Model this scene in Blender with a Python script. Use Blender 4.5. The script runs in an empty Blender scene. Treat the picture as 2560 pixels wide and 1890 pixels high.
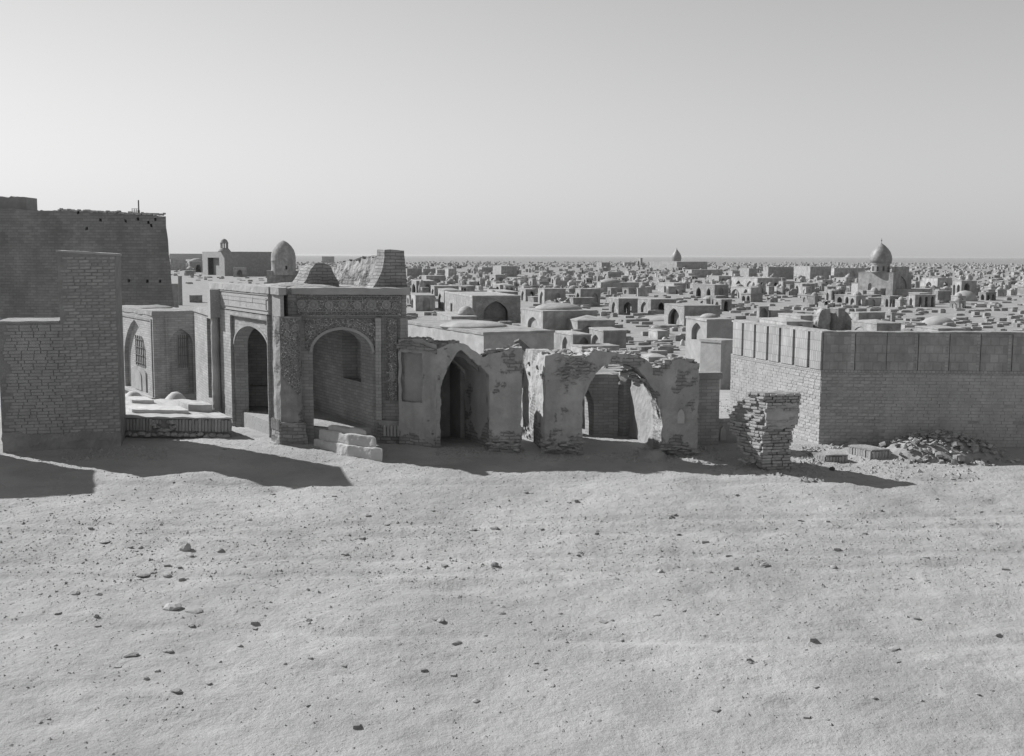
import bpy, bmesh, math, random
import numpy as np
from mathutils import Vector, Matrix, noise

R = random.Random(7)
SC = bpy.context.scene
COL = SC.collection
rad = math.radians

# ------------------------------------------------------------------ camera, sky, sun, exposure
FPX, CX, CY, HEYE = 2800.0, 1280.0, 945.0, 4.65      # focal length and centre on a 2560 x 1890 plate, eye height in metres
PITCH, ROLL = math.atan((945 - 639) / FPX), rad(0.22)
_r0, _f0 = Vector((1, 0, 0)), Vector((0, math.cos(PITCH), -math.sin(PITCH)))
_u0 = _r0.cross(_f0)
CR = _r0 * math.cos(ROLL) + _u0 * math.sin(ROLL)
CU = _u0 * math.cos(ROLL) - _r0 * math.sin(ROLL)
CF = _f0
EYE = Vector((0, 0, HEYE))

cam_d = bpy.data.cameras.new('camera')
cam_d.sensor_width = 36
cam_d.lens = 36 * FPX / 2560
cam_d.clip_start, cam_d.clip_end = 0.1, 60000
cam = bpy.data.objects.new('camera', cam_d)
M = Matrix.Identity(4)
for i in range(3):
    M[i][0], M[i][1], M[i][2], M[i][3] = CR[i], CU[i], -CF[i], EYE[i]
cam.matrix_world = M
COL.objects.link(cam)
SC.camera = cam

SUN_EL, SUN_AZ = rad(35.5), math.atan2(-0.88, 0.475)      # azimuth from +Y towards +X
world = bpy.data.worlds.new('World')
SC.world = world
world.use_nodes = True
nt = world.node_tree
nt.nodes.clear()
sky = nt.nodes.new('ShaderNodeTexSky')
sky.sky_type = 'NISHITA'
sky.sun_disc = False
sky.sun_elevation, sky.sun_rotation = SUN_EL, SUN_AZ
sky.air_density, sky.dust_density, sky.ozone_density, sky.altitude = 1.0, 0.0, 1.0, 50
sep = nt.nodes.new('ShaderNodeSeparateColor')            # the plate is blue sensitive: mostly blue, some green
m1 = nt.nodes.new('ShaderNodeMath'); m1.operation = 'MULTIPLY'; m1.inputs[1].default_value = 0.85
m2 = nt.nodes.new('ShaderNodeMath'); m2.operation = 'MULTIPLY_ADD'; m2.inputs[1].default_value = 0.15
bg = nt.nodes.new('ShaderNodeBackground'); bg.inputs['Strength'].default_value = 0.058
ow = nt.nodes.new('ShaderNodeOutputWorld')
nt.links.new(sky.outputs[0], sep.inputs[0])
nt.links.new(sep.outputs[2], m1.inputs[0])
nt.links.new(sep.outputs[1], m2.inputs[0])
nt.links.new(m1.outputs[0], m2.inputs[2])
nt.links.new(m2.outputs[0], bg.inputs['Color'])
nt.links.new(bg.outputs[0], ow.inputs['Surface'])

sun_d = bpy.data.lights.new('sun', 'SUN')
sun_d.energy, sun_d.angle = 4.2, rad(0.53)
sun = bpy.data.objects.new('sun', sun_d)
SUNV = Vector((math.sin(SUN_AZ) * math.cos(SUN_EL), math.cos(SUN_AZ) * math.cos(SUN_EL), math.sin(SUN_EL)))
sun.rotation_euler = SUNV.to_track_quat('Z', 'Y').to_euler()
sun.location = (-30, 20, 30)
COL.objects.link(sun)

SC.view_settings.view_transform = 'Standard'
SC.view_settings.look = 'None'
SC.view_settings.exposure = 0.72
SC.view_settings.gamma = 1.0
SC.cycles.use_denoising = True
SC.cycles.max_bounces = 6
SC.cycles.diffuse_bounces = 4

# ------------------------------------------------------------------ measuring helpers
def gz(x, y):
    t = max(0.0, (y - 28.0) / 45.0)
    if y < 27.5: return -0.08 * (27.5 - max(y, -20.0))
    return -6.0 * (1 - math.exp(-t ** 1.5))

def ray(px, py):
    return (CF * FPX + CR * (px - CX) - CU * (py - CY)).normalized()

def gp(px, py):
    """the ground point under a plate position"""
    d = ray(px, py)
    lo, hi = 1.0, 30000.0
    t = 2.0
    step = 0.5
    while t < hi:
        p = EYE + d * t
        if p.z < gz(p.x, p.y):
            break
        lo = t
        t += max(0.4, t * 0.02)
    a, b = lo, t
    for _ in range(30):
        m = (a + b) / 2
        p = EYE + d * m
        if p.z < gz(p.x, p.y): b = m
        else: a = m
    return EYE + d * a

def solve(P, dr, px):
    """length along dr from P whose end stands at plate column px"""
    q = P - EYE
    k = (px - CX) / FPX
    return (k * q.dot(CF) - q.dot(CR)) / (dr.dot(CR) - k * dr.dot(CF))

class Plane:
    """upright plane from ground point A towards B; n looks out of the wall"""
    def __init__(s, A, B):
        s.A = Vector((A.x, A.y, 0)); s.u = Vector((B.x - A.x, B.y - A.y, 0)); s.len = s.u.length; s.u.normalize()
        s.n = Vector((s.u.y, -s.u.x, 0))
    def at(s, px, py):
        d = ray(px, py)
        t = (s.A - EYE).dot(s.n) / d.dot(s.n)
        p = EYE + d * t
        return ((p - s.A).dot(s.u), p.z)
    def z(s, px, py): return s.at(px, py)[1]
    def sx(s, px, py): return s.at(px, py)[0]
    def p(s, a, z, off=0.0):
        v = s.A + s.u * a + s.n * off
        v.z = z
        return v
    def shifted(s, off):
        return Plane(s.A + s.n * off, s.A + s.n * off + s.u * s.len)

# ------------------------------------------------------------------ materials (the plate is black and white: all greys)
MAT = {}
def mat(name, lo, hi, scale=3.0, bump=0.3, bscale=12.0, bdist=0.02, rough=0.95, kind=None, obj_var=0.12, coord='Object', **k):
    m = bpy.data.materials.new(name); m.use_nodes = True
    t = m.node_tree; N = t.nodes; L = t.links
    b = N['Principled BSDF']; b.inputs['Roughness'].default_value = rough
    if 'Specular IOR Level' in b.inputs: b.inputs['Specular IOR Level'].default_value = k.get('spec', 0.15)
    tc = N.new('ShaderNodeTexCoord')
    def noisetex(sc, det=5.0, rg=0.6, c=coord):
        n = N.new('ShaderNodeTexNoise'); n.inputs['Scale'].default_value = sc; n.inputs['Detail'].default_value = det; n.inputs['Roughness'].default_value = rg
        L.new(tc.outputs[c], n.inputs['Vector']); return n
    def math_(op, a, bb):
        x = N.new('ShaderNodeMath'); x.operation = op
        for i, v in enumerate((a, bb)):
            if isinstance(v, (int, float)): x.inputs[i].default_value = v
            else: L.new(v, x.inputs[i])
        return x.outputs[0]
    n1 = noisetex(scale)
    mr = N.new('ShaderNodeMapRange'); mr.inputs[1].default_value = 0.3; mr.inputs[2].default_value = 0.7
    mr.inputs[3].default_value = lo; mr.inputs[4].default_value = hi
    L.new(n1.outputs[0], mr.inputs[0])
    val = mr.outputs[0]
    n2 = noisetex(bscale, 8.0, 0.65)
    h = n2.outputs[0]
    if k.get('b2'):
        h = math_('ADD', h, math_('MULTIPLY', noisetex(k['b2'], 6.0, 0.7).outputs[0], k.get('b2w', 0.5)))
    if kind == 'brick':
        bt = N.new('ShaderNodeTexBrick')
        bt.inputs['Scale'].default_value = 1.0
        bt.inputs['Brick Width'].default_value = k.get('bw', 0.27); bt.inputs['Row Height'].default_value = k.get('rh', 0.082)
        bt.inputs['Mortar Size'].default_value = k.get('ms', 0.009); bt.inputs['Mortar Smooth'].default_value = 0.3
        bt.inputs['Color1'].default_value = (0.86, 0.86, 0.86, 1); bt.inputs['Color2'].default_value = (1.1, 1.1, 1.1, 1); bt.inputs['Mortar'].default_value = (k.get('mc', 0.72),) * 3 + (1,)
        uv = N.new('ShaderNodeUVMap')
        wob = N.new('ShaderNodeVectorMath'); wob.operation = 'MULTIPLY_ADD'
        nw = noisetex(2.5, 3.0, 0.5)
        L.new(nw.outputs['Color'], wob.inputs[0]); wob.inputs[1].default_value = (0.03, 0.03, 0); L.new(uv.outputs[0], wob.inputs[2])
        L.new(wob.outputs[0], bt.inputs['Vector'])
        rb = N.new('ShaderNodeRGBToBW'); L.new(bt.outputs['Color'], rb.inputs[0])
        val = math_('MULTIPLY', val, rb.outputs[0])
        inv = math_('SUBTRACT', 1.0, bt.outputs['Fac'])
        h = math_('ADD', math_('MULTIPLY', h, 0.8), math_('MULTIPLY', inv, k.get('mh', 0.5)))
    elif kind == 'tile':
        uv = N.new('ShaderNodeUVMap')
        vo = N.new('ShaderNodeTexVoronoi'); vo.inputs['Scale'].default_value = k.get('vs', 14.0)
        L.new(uv.outputs[0], vo.inputs['Vector'])
        ve = N.new('ShaderNodeTexVoronoi'); ve.feature = 'DISTANCE_TO_EDGE'; ve.inputs['Scale'].default_value = k.get('vs', 14.0) * 0.55
        L.new(uv.outputs[0], ve.inputs['Vector'])
        st = N.new('ShaderNodeMapRange'); st.inputs[1].default_value = 0.12; st.inputs[2].default_value = 0.34; st.inputs[3].default_value = k.get('light', 2.0); st.inputs[4].default_value = 0.8
        L.new(vo.outputs['Distance'], st.inputs[0])
        se = N.new('ShaderNodeMapRange'); se.inputs[1].default_value = 0.02; se.inputs[2].default_value = 0.07; se.inputs[3].default_value = k.get('line', 1.7); se.inputs[4].default_value = 0.85
        L.new(ve.outputs['Distance'], se.inputs[0])
        val = math_('MULTIPLY', val, math_('MULTIPLY', st.outputs[0], se.outputs[0]))
    if k.get('peel'):
        uv = N.new('ShaderNodeUVMap')
        bt = N.new('ShaderNodeTexBrick'); bt.inputs['Scale'].default_value = 1.0
        bt.inputs['Brick Width'].default_value = 0.26; bt.inputs['Row Height'].default_value = 0.08; bt.inputs['Mortar Size'].default_value = 0.012
        bt.inputs['Color1'].default_value = (0.6, 0.6, 0.6, 1); bt.inputs['Color2'].default_value = (0.92, 0.92, 0.92, 1); bt.inputs['Mortar'].default_value = (0.5, 0.5, 0.5, 1)
        L.new(uv.outputs[0], bt.inputs['Vector'])
        rb = N.new('ShaderNodeRGBToBW'); L.new(bt.outputs['Color'], rb.inputs[0])
        np_ = noisetex(1.3, 7.0, 0.62)
        sx = N.new('ShaderNodeSeparateXYZ'); L.new(tc.outputs['Object'], sx.inputs[0])
        low = N.new('ShaderNodeMapRange'); low.inputs[1].default_value = 0.0; low.inputs[2].default_value = 0.55; low.inputs[3].default_value = 0.16; low.inputs[4].default_value = 0.0
        L.new(sx.outputs[2], low.inputs[0])
        msk = N.new('ShaderNodeMapRange'); msk.inputs[1].default_value = k['peel']; msk.inputs[2].default_value = k['peel'] + 0.025
        L.new(math_('ADD', np_.outputs[0], low.outputs[0]), msk.inputs[0])
        f = msk.outputs[0]
        val = math_('MULTIPLY', val, math_('ADD', math_('MULTIPLY', math_('SUBTRACT', rb.outputs[0], 1.0), f), 1.0))
        inv = math_('SUBTRACT', 1.0, bt.outputs['Fac'])
        h = math_('ADD', math_('MULTIPLY', h, 0.7), math_('MULTIPLY', math_('SUBTRACT', math_('MULTIPLY', inv, 0.5), 0.9), f))
    if k.get('soil'):                                   # base colour gets darker over two ranges of distance
        sy = N.new('ShaderNodeSeparateXYZ'); L.new(tc.outputs['Object'], sy.inputs[0])
        for lo_, hi_, v_ in ((45.0, 160.0, 0.80), (500.0, 1300.0, 0.80)):
            q = N.new('ShaderNodeMapRange'); q.inputs[1].default_value = lo_; q.inputs[2].default_value = hi_; q.inputs[3].default_value = 1.0; q.inputs[4].default_value = v_
            L.new(sy.outputs[1], q.inputs[0]); val = math_('MULTIPLY', val, q.outputs[0])
    if k.get('streak'):
        mp = N.new('ShaderNodeMapping'); mp.inputs['Scale'].default_value = (1.0, 1.0, 0.12); L.new(tc.outputs['Object'], mp.inputs['Vector'])
        ns_ = N.new('ShaderNodeTexNoise'); ns_.inputs['Scale'].default_value = k['streak']; ns_.inputs['Detail'].default_value = 6; L.new(mp.outputs[0], ns_.inputs['Vector'])
        sm = N.new('ShaderNodeMapRange'); sm.inputs[1].default_value = 0.35; sm.inputs[2].default_value = 0.65; sm.inputs[3].default_value = 0.84; sm.inputs[4].default_value = 1.08
        L.new(ns_.outputs[0], sm.inputs[0]); val = math_('MULTIPLY', val, sm.outputs[0])
        h = math_('ADD', h, math_('MULTIPLY', ns_.outputs[0], 0.8))
    if obj_var:
        oi = N.new('ShaderNodeObjectInfo')
        v = N.new('ShaderNodeMapRange'); v.inputs[3].default_value = 1 - obj_var; v.inputs[4].default_value = 1 + obj_var
        L.new(oi.outputs['Random'], v.inputs[0])
        val = math_('MULTIPLY', val, v.outputs[0])
    if k.get('stain'):
        n3 = noisetex(k['stain'], 6.0, 0.7)
        s = N.new('ShaderNodeMapRange'); s.inputs[1].default_value = 0.42; s.inputs[2].default_value = 0.62; s.inputs[3].default_value = k.get('sd', 0.75); s.inputs[4].default_value = 1.05
        L.new(n3.outputs[0], s.inputs[0])
        val = math_('MULTIPLY', val, s.outputs[0])
    L.new(val, b.inputs['Base Color'])
    bp = N.new('ShaderNodeBump'); bp.inputs['Strength'].default_value = bump; bp.inputs['Distance'].default_value = bdist
    L.new(h, bp.inputs['Height']); L.new(bp.outputs[0], b.inputs['Normal'])
    MAT[name] = m
    return m

mat('sand', 0.29, 0.37, 0.5, 0.75, 8.0, 0.05, obj_var=0, stain=0.35, sd=0.88, b2=30.0, b2w=0.2, soil=True)
mat('plaster', 0.30, 0.37, 2.0, 0.5, 14.0, 0.03, stain=1.2, sd=0.85)
mat('mud', 0.23, 0.29, 1.5, 0.6, 9.0, 0.04, stain=0.8, sd=0.82, obj_var=0.06)
mat('ruin_plaster', 0.34, 0.41, 1.6, 0.8, 13.0, 0.04, stain=1.0, sd=0.84, peel=0.565, streak=2.0, obj_var=0.06)
mat('pale_mortar', 0.29, 0.34, 4.0, 0.7, 25.0, 0.015, stain=1.0, sd=0.85, obj_var=0)
mat('tower_mud', 0.22, 0.27, 0.6, 0.8, 5.0, 0.08, kind='brick', bw=0.45, rh=0.2, ms=0.02, mc=0.85, stain=0.4, sd=0.84, streak=0.7, obj_var=0.0)
mat('pillar_plaster', 0.27, 0.33, 3.0, 0.8, 16.0, 0.03, stain=1.5, sd=0.78, peel=0.56, obj_var=0.05)
mat('whitewash', 0.40, 0.48, 3.0, 0.45, 12.0, 0.025, stain=2.0, sd=0.9)
mat('brick', 0.30, 0.37, 2.0, 0.6, 30.0, 0.012, kind='brick', stain=0.9, sd=0.85)
mat('pale_brick', 0.30, 0.37, 2.0, 0.6, 30.0, 0.012, kind='brick', stain=0.9, sd=0.86, obj_var=0.04)
mat('rough_brick', 0.28, 0.35, 2.0, 0.9, 14.0, 0.03, kind='brick', stain=1.1, sd=0.8, mc=0.6)
mat('single_brick', 0.29, 0.355, 5.0, 0.7, 30.0, 0.015, obj_var=0.16, stain=1.0, sd=0.82)
mat('wall_brick', 0.31, 0.38, 5.0, 0.7, 30.0, 0.012, obj_var=0.12, stain=0.9, sd=0.84)
mat('mortar', 0.24, 0.29, 4.0, 0.7, 25.0, 0.015, stain=1.0, sd=0.85)
mat('tomb_plaster', 0.30, 0.39, 0.8, 0.8, 7.0, 0.08, stain=0.9, sd=0.74, streak=1.2, obj_var=0.12)
mat('tomb_brick', 0.28, 0.36, 0.8, 0.8, 7.0, 0.06, kind='brick', stain=0.9, sd=0.76, mc=0.6, bw=0.3, rh=0.1)
mat('roof_mud', 0.27, 0.35, 1.2, 0.8, 7.0, 0.06, obj_var=0.12, stain=0.8, sd=0.8)
mat('tile_dark', 0.17, 0.22, 3.0, 0.4, 25.0, 0.012, kind='tile', vs=24.0, light=2.3, line=2.0, obj_var=0.05, rough=0.7)
mat('tile_pale', 0.42, 0.50, 4.0, 0.5, 30.0, 0.012, kind='tile', vs=22.0, light=1.15, line=0.8, obj_var=0.05, rough=0.75)
mat('glaze', 0.23, 0.31, 20.0, 0.3, 40.0, 0.006, rough=0.6, obj_var=0.15)
mat('dome_tile', 0.20, 0.30, 6.0, 0.2, 20.0, 0.02, rough=0.5, spec=0.3, obj_var=0.0, stain=0.9, sd=0.7)
mat('stone', 0.27, 0.37, 6.0, 0.7, 18.0, 0.02, obj_var=0.2)
mat('dark_stone', 0.06, 0.10, 6.0, 0.7, 18.0, 0.02, obj_var=0.1)
mat('wood', 0.10, 0.16, 6.0, 0.4, 30.0, 0.01, obj_var=0.1)
mat('iron', 0.09, 0.13, 6.0, 0.2, 30.0, 0.004, obj_var=0.1)
mat('lattice_brick', 0.31, 0.38, 2.0, 0.6, 24.0, 0.012, kind='brick', bw=0.09, rh=0.26, ms=0.010, obj_var=0.05, stain=0.8, sd=0.88)
mat('square_lattice', 0.28, 0.34, 2.0, 0.6, 24.0, 0.012, kind='brick', bw=0.21, rh=0.21, ms=0.014, mc=0.85, obj_var=0.05, stain=1.6, sd=0.78)

# ------------------------------------------------------------------ mesh helpers
class MB:
    def __init__(s): s.v, s.f = [], []
    def poly(s, pts):
        i = len(s.v); s.v.extend(pts); s.f.append(tuple(range(i, i + len(pts))))
    def prism(s, xy, z0, z1, xy_top=None):
        n = len(xy); t = xy_top or xy
        i = len(s.v)
        s.v += [Vector((a[0], a[1], z0)) for a in xy] + [Vector((a[0], a[1], z1)) for a in t]
        s.f.append(tuple(i + k for k in reversed(range(n)))); s.f.append(tuple(i + n + k for k in range(n)))
        for k in range(n):
            j = (k + 1) % n
            s.f.append((i + k, i + j, i + n + j, i + n + k))
    def box(s, c, hx, hy, hz, rz=0.0):
        a, b = math.cos(rz), math.sin(rz)
        xy = [(c[0] + a * x - b * y, c[1] + b * x + a * y) for x, y in ((-hx, -hy), (hx, -hy), (hx, hy), (-hx, hy))]
        s.prism(xy, c[2] - hz, c[2] + hz)
    def slab(s, F, s0, s1, z0, z1, off0, off1):
        """block on a Plane between offsets off0 (outer) and off1 (inner)"""
        a = [F.p(s0, 0, off0), F.p(s1, 0, off0), F.p(s1, 0, off1), F.p(s0, 0, off1)]
        s.prism([(q.x, q.y) for q in a], z0, z1)
    def ribbon(s, F, xs, lo, hi, ext, caps=(True, True)):
        n = len(xs); i = len(s.v)
        for a, l, h in zip(xs, lo, hi):
            p, q = F.p(a, l), F.p(a, h)
            s.v += [p, q, p + ext, q + ext]
        for k in range(n - 1):
            a, b = i + 4 * k, i + 4 * (k + 1)
            s.f += [(a, b, b + 1, a + 1), (a + 2, a + 3, b + 3, b + 2), (a + 1, b + 1, b + 3, a + 3), (a, a + 2, b + 2, b)]
        if caps[0]: s.f.append((i, i + 1, i + 3, i + 2))
        if caps[1]:
            e = i + 4 * (n - 1); s.f.append((e, e + 2, e + 3, e + 1))
    def wall(s, F, S0, S1, zb, top, ext, ops=(), caps=(True, True), dx=None):
        tf = top if callable(top) else (lambda a: top)
        def seg(a, b):
            if dx is None: return [a, b]
            n = max(1, int(abs(b - a) / dx)); return [a + (b - a) * k / n for k in range(n + 1)]
        cur = S0; first = True
        for o in sorted(ops, key=lambda q: q['s0']):
            if o['s0'] > cur + 1e-4:
                xs = seg(cur, o['s0']); s.ribbon(F, xs, [zb] * len(xs), [tf(a) for a in xs], ext, (caps[0] if first else True, True))
            first = False
            A = o.get('pts') or arch_pts(o['s0'], o['s1'], o['zs'], o['za'], o.get('n', 5), o.get('point', 0.3))
            xs = [a for a, _ in A]
            s.ribbon(F, xs, [b for _, b in A], [max(tf(a), b + 0.03) for a, b in A], ext, (False, False))
            if o.get('sill') is not None and o['sill'] > zb + 0.02:
                s.ribbon(F, [o['s0'], o['s1']], [zb, zb], [o['sill']] * 2, ext, (False, False))
            if o.get('depth'):
                e = ext.normalized() * o['depth']
                zz = o['sill'] if o.get('sill') is not None else zb
                for k in range(len(A) - 1):
                    s.poly([F.p(A[k][0], zz) + e, F.p(A[k + 1][0], zz) + e, F.p(A[k + 1][0], A[k + 1][1] + 0.01) + e, F.p(A[k][0], A[k][1] + 0.01) + e])
            cur = o['s1']
        if S1 > cur + 1e-4:
            xs = seg(cur, S1); s.ribbon(F, xs, [zb] * len(xs), [tf(a) for a in xs], ext, (caps[0] if first else True, caps[1]))
    def lathe(s, c, prof, n=16, sx=1.0, sy=1.0, a0=0.0):
        i = len(s.v); m = len(prof)
        for r, z in prof:
            for k in range(n):
                a = a0 + 2 * math.pi * k / n
                s.v.append(Vector((c[0] + r * sx * math.cos(a), c[1] + r * sy * math.sin(a), c[2] + z)))
        for j in range(m - 1):
            for k in range(n):
                q = (k + 1) % n
                s.f.append((i + j * n + k, i + j * n + q, i + (j + 1) * n + q, i + (j + 1) * n + k))
        s.f.append(tuple(i + (m - 1) * n + k for k in range(n)))
        s.f.append(tuple(i + k for k in reversed(range(n))))
    def mesh(s, name, loc=Vector((0, 0, 0))):
        me = bpy.data.meshes.new(name)
        me.from_pydata([tuple(Vector(p) - loc) for p in s.v], [], s.f)
        me.update()
        box_uv(me)
        return me
    def build(s, name, m, parent=None, rough=None, smooth=False, loc=None):
        base = Vector(parent.location) if parent is not None and parent.type == 'EMPTY' else Vector((0, 0, 0))
        if parent is not None and parent.type != 'EMPTY':
            base = root_loc(parent)
        if parent is None and loc is not None: base = Vector(loc)
        me = s.mesh(name, base)
        if rough: roughen(me, *rough, base=base)
        return obj(name, me, m, parent, base if parent is None else None, smooth)

def root_loc(o):
    while o.parent: o = o.parent
    return Vector(o.location)

def box_uv(me):
    if not len(me.polygons): return
    uv = me.uv_layers.new(name='UVMap')
    nl = len(me.loops)
    co = np.empty(len(me.vertices) * 3); me.vertices.foreach_get('co', co); co = co.reshape(-1, 3)
    vi = np.empty(nl, dtype=np.int64); me.loops.foreach_get('vertex_index', vi)
    nrm = np.empty(len(me.polygons) * 3); me.polygons.foreach_get('normal', nrm); nrm = nrm.reshape(-1, 3)
    tot = np.empty(len(me.polygons), dtype=np.int64); me.polygons.foreach_get('loop_total', tot)
    ln = np.repeat(nrm, tot, axis=0)
    p = co[vi]
    t = np.stack([-ln[:, 1], ln[:, 0]], 1); l = np.linalg.norm(t, axis=1)
    flat = l < 0.5
    l[l == 0] = 1
    t /= l[:, None]
    # fold nearly equal directions so that neighbours on one curved face stay in step
    U = p[:, 0] * t[:, 0] + p[:, 1] * t[:, 1]; V = p[:, 2].copy()
    U[flat] = p[flat, 0]; V[flat] = p[flat, 1]
    uv.data.foreach_set('uv', np.stack([U, V], 1).ravel())

def roughen(me, length, amp, scale, base=Vector((0, 0, 0)), keep_z=None):
    bm = bmesh.new(); bm.from_mesh(me)
    bmesh.ops.remove_doubles(bm, verts=bm.verts, dist=0.002)
    for _ in range(7):
        es = [e for e in bm.edges if e.calc_length() > length]
        if not es or len(bm.faces) > 60000: break
        bmesh.ops.subdivide_edges(bm, edges=es, cuts=1, use_grid_fill=True)
    bmesh.ops.triangulate(bm, faces=[f for f in bm.faces if len(f.verts) > 4])
    for v in bm.verts:
        q = (v.co + base) * scale
        d = noise.noise_vector(q) + 0.5 * noise.noise_vector(q * 2.7)
        v.co += d * amp
    bm.to_mesh(me); bm.free(); me.update()

def obj(name, me, m, parent=None, loc=None, smooth=False):
    o = bpy.data.objects.new(name, me)
    if m is not None and not me.materials: me.materials.append(MAT[m] if isinstance(m, str) else m)
    if smooth:
        me.polygons.foreach_set('use_smooth', [True] * len(me.polygons))
    COL.objects.link(o)
    if parent is not None: o.parent = parent
    if loc is not None: o.location = loc
    return o

def thing(name, label, cat, loc, group=None):
    o = bpy.data.objects.new(name, None); COL.objects.link(o)
    o.location = loc; o.empty_display_size = 0.2
    o['label'] = label; o['category'] = cat; o['kind'] = 'thing'
    if group: o['group'] = group
    return o

def tag(o, label, cat, group=None):
    o['label'] = label; o['category'] = cat; o['kind'] = 'thing'
    if group: o['group'] = group
    return o

def arch_pts(s0, s1, zs, za, n=5, point=0.3):
    out = []; c = (s0 + s1) / 2; h = (s1 - s0) / 2
    for k in range(-n, n + 1):
        w = abs(k) / n
        a = math.sin(w * math.pi / 2)              # 0 at apex, 1 at springing
        t = 1 - a
        z = (1 - point) * math.sqrt(max(0, 1 - a * a)) + point * t
        out.append((c + math.copysign(a, k) * h, zs + (za - zs) * z))
    return out

def profile(pts, wob=0.0, seed=0.0):
    """broken top line through (s, z) points"""
    pts = sorted(pts)
    def f(a):
        if a <= pts[0][0]: z = pts[0][1]
        elif a >= pts[-1][0]: z = pts[-1][1]
        else:
            for (x0, z0), (x1, z1) in zip(pts, pts[1:]):
                if x0 <= a <= x1:
                    z = z0 + (z1 - z0) * (a - x0) / max(1e-6, x1 - x0); break
        return z + wob * (noise.noise(Vector((a * 4.0, seed, 0))) + 0.6 * noise.noise(Vector((a * 11.0, seed, 3))))
    return f

# shared stone and brick meshes
def stone_mesh(i, sub=2):
    bm = bmesh.new(); bmesh.ops.create_icosphere(bm, subdivisions=sub, radius=0.5)
    for v in bm.verts:
        d = noise.noise(v.co * 1.6 + Vector((i * 7.3, 0, 0)))
        v.co *= 1 + 0.45 * d
        v.co += 0.12 * noise.noise_vector(v.co * 3 + Vector((0, i * 5.1, 0)))
        v.co.z = max(v.co.z * 0.75, -0.22)
    me = bpy.data.meshes.new('stone'); bm.to_mesh(me); bm.free(); box_uv(me)
    me.materials.append(MAT['stone']); return me
STONES = [stone_mesh(i) for i in range(9)]

def brick_mesh(i, m='single_brick'):
    """unit brick: x along, y depth, z up, with worn corners"""
    bm = bmesh.new(); bmesh.ops.create_cube(bm, size=1.0)
    bmesh.ops.subdivide_edges(bm, edges=bm.edges[:], cuts=1, use_grid_fill=True)
    for v in bm.verts:
        k = sum(abs(c) > 0.4 for c in v.co)
        v.co *= (1.0, 1.0, 0.985, 0.93)[k]
        v.co += 0.05 * noise.noise_vector(v.co * 2.3 + Vector((i * 3.7, 1, 0)))
    me = bpy.data.meshes.new('brick'); bm.to_mesh(me); bm.free(); box_uv(me)
    me.materials.append(MAT[m]); return me
BRICKS = [brick_mesh(i) for i in range(8)]

def put(me, name, parent, p, dims, rz=0.0, rx=0.0, ry=0.0):
    """place a shared mesh as an object; p is a world point"""
    o = bpy.data.objects.new(name, me); COL.objects.link(o)
    if parent is not None:
        o.parent = parent; p = Vector(p) - root_loc(parent)
    o.location = p; o.scale = dims; o.rotation_euler = (rx, ry, rz)
    return o

# ------------------------------------------------------------------ ground: one sheet out to the horizon
def axis(a, b, step, far, growth=1.16):
    xs = list(np.arange(a, b + 1e-6, step)); d = step
    x = b
    while x < far[1]:
        d *= growth; x += d; xs.append(x)
    d, x, left = step, a, []
    while x > far[0]:
        d *= growth; x -= d; left.append(x)
    return np.array(left[::-1] + xs)
PITS = {}
_r = random.Random(91)
for _k in range(230):                                    # trodden hollows and low hummocks
    _y = 9 + 17.5 * _r.random() ** .8; _x = _r.uniform(-.52, .52) * _y; _a = _r.uniform(.16, .5); _b = _r.uniform(.14, .26); _d = _r.uniform(.015, .045) * _r.choice((1, 1, -.7))
    for _i in (-1, 0, 1):
        for _j in (-1, 0, 1): PITS.setdefault((int(_x) + _i, int(_y) + _j), []).append((_x, _y, _a, _b, _d))
for _i in range(-4, 4):
    for _j in range(16, 21): PITS.setdefault((_i, _j), []).append((-.55, 18.0, 1.0, .34, .11))
def ground_bump(x, y):
    v = Vector((x, y, 0))
    near = max(0.0, min(1.0, (60 - y) / 30.0))
    h = 0.05 * noise.noise(v * 0.22) + 0.030 * noise.noise(v * 0.8 + Vector((9, 0, 0))) * near
    if 0 < y < 40 and abs(x) < 25:
        stretch = Vector((x * 1.2, y * 2.6, 4))
        for y0, k0 in ((18.7, .25), (19.3, .25), (20.9, -.3), (21.5, -.3), (16.2, .5), (24.1, .15)):
            h -= 0.038 * math.exp(-((y - y0 - k0 * math.sin(x * .17 + y0) - .02 * x) / .13) ** 2)
        h += 0.026 * noise.noise(stretch) + 0.020 * noise.noise(v * 5.5) + 0.014 * noise.noise(v * 9.0)
    for a, b, c, d, e in PITS.get((int(x), int(y)), ()):
        h -= e * math.exp(-((x - a) / c) ** 2 - ((y - b) / d) ** 2)
    if y > 60: h += min(1.0, (y - 60) / 60) * (0.3 * noise.noise(v * 0.05) + 0.18 * noise.noise(v * 0.21))
    return h
xs = axis(-14, 15, 0.10, (-26000, 26000)); ys = axis(7.5, 34, 0.10, (-200, 40000), 1.10)
gv = []
for y in ys:
    for x in xs: gv.append((x, y, gz(x, y) + (ground_bump(x, y) if y < 2500 else 0.0)))
nx, ny = len(xs), len(ys)
ii = np.arange((ny - 1) * nx).reshape(ny - 1, nx)[:, :-1].ravel()
quads = np.stack([ii, ii + 1, ii + nx + 1, ii + nx], 1)
gm = bpy.data.meshes.new('ground')
gm.from_pydata(gv, [], quads.tolist()); gm.update()
ground = obj('ground', gm, 'sand', smooth=True)
ground['kind'] = 'structure'
def gtop(x, y): return gz(x, y) + ground_bump(x, y)

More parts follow.
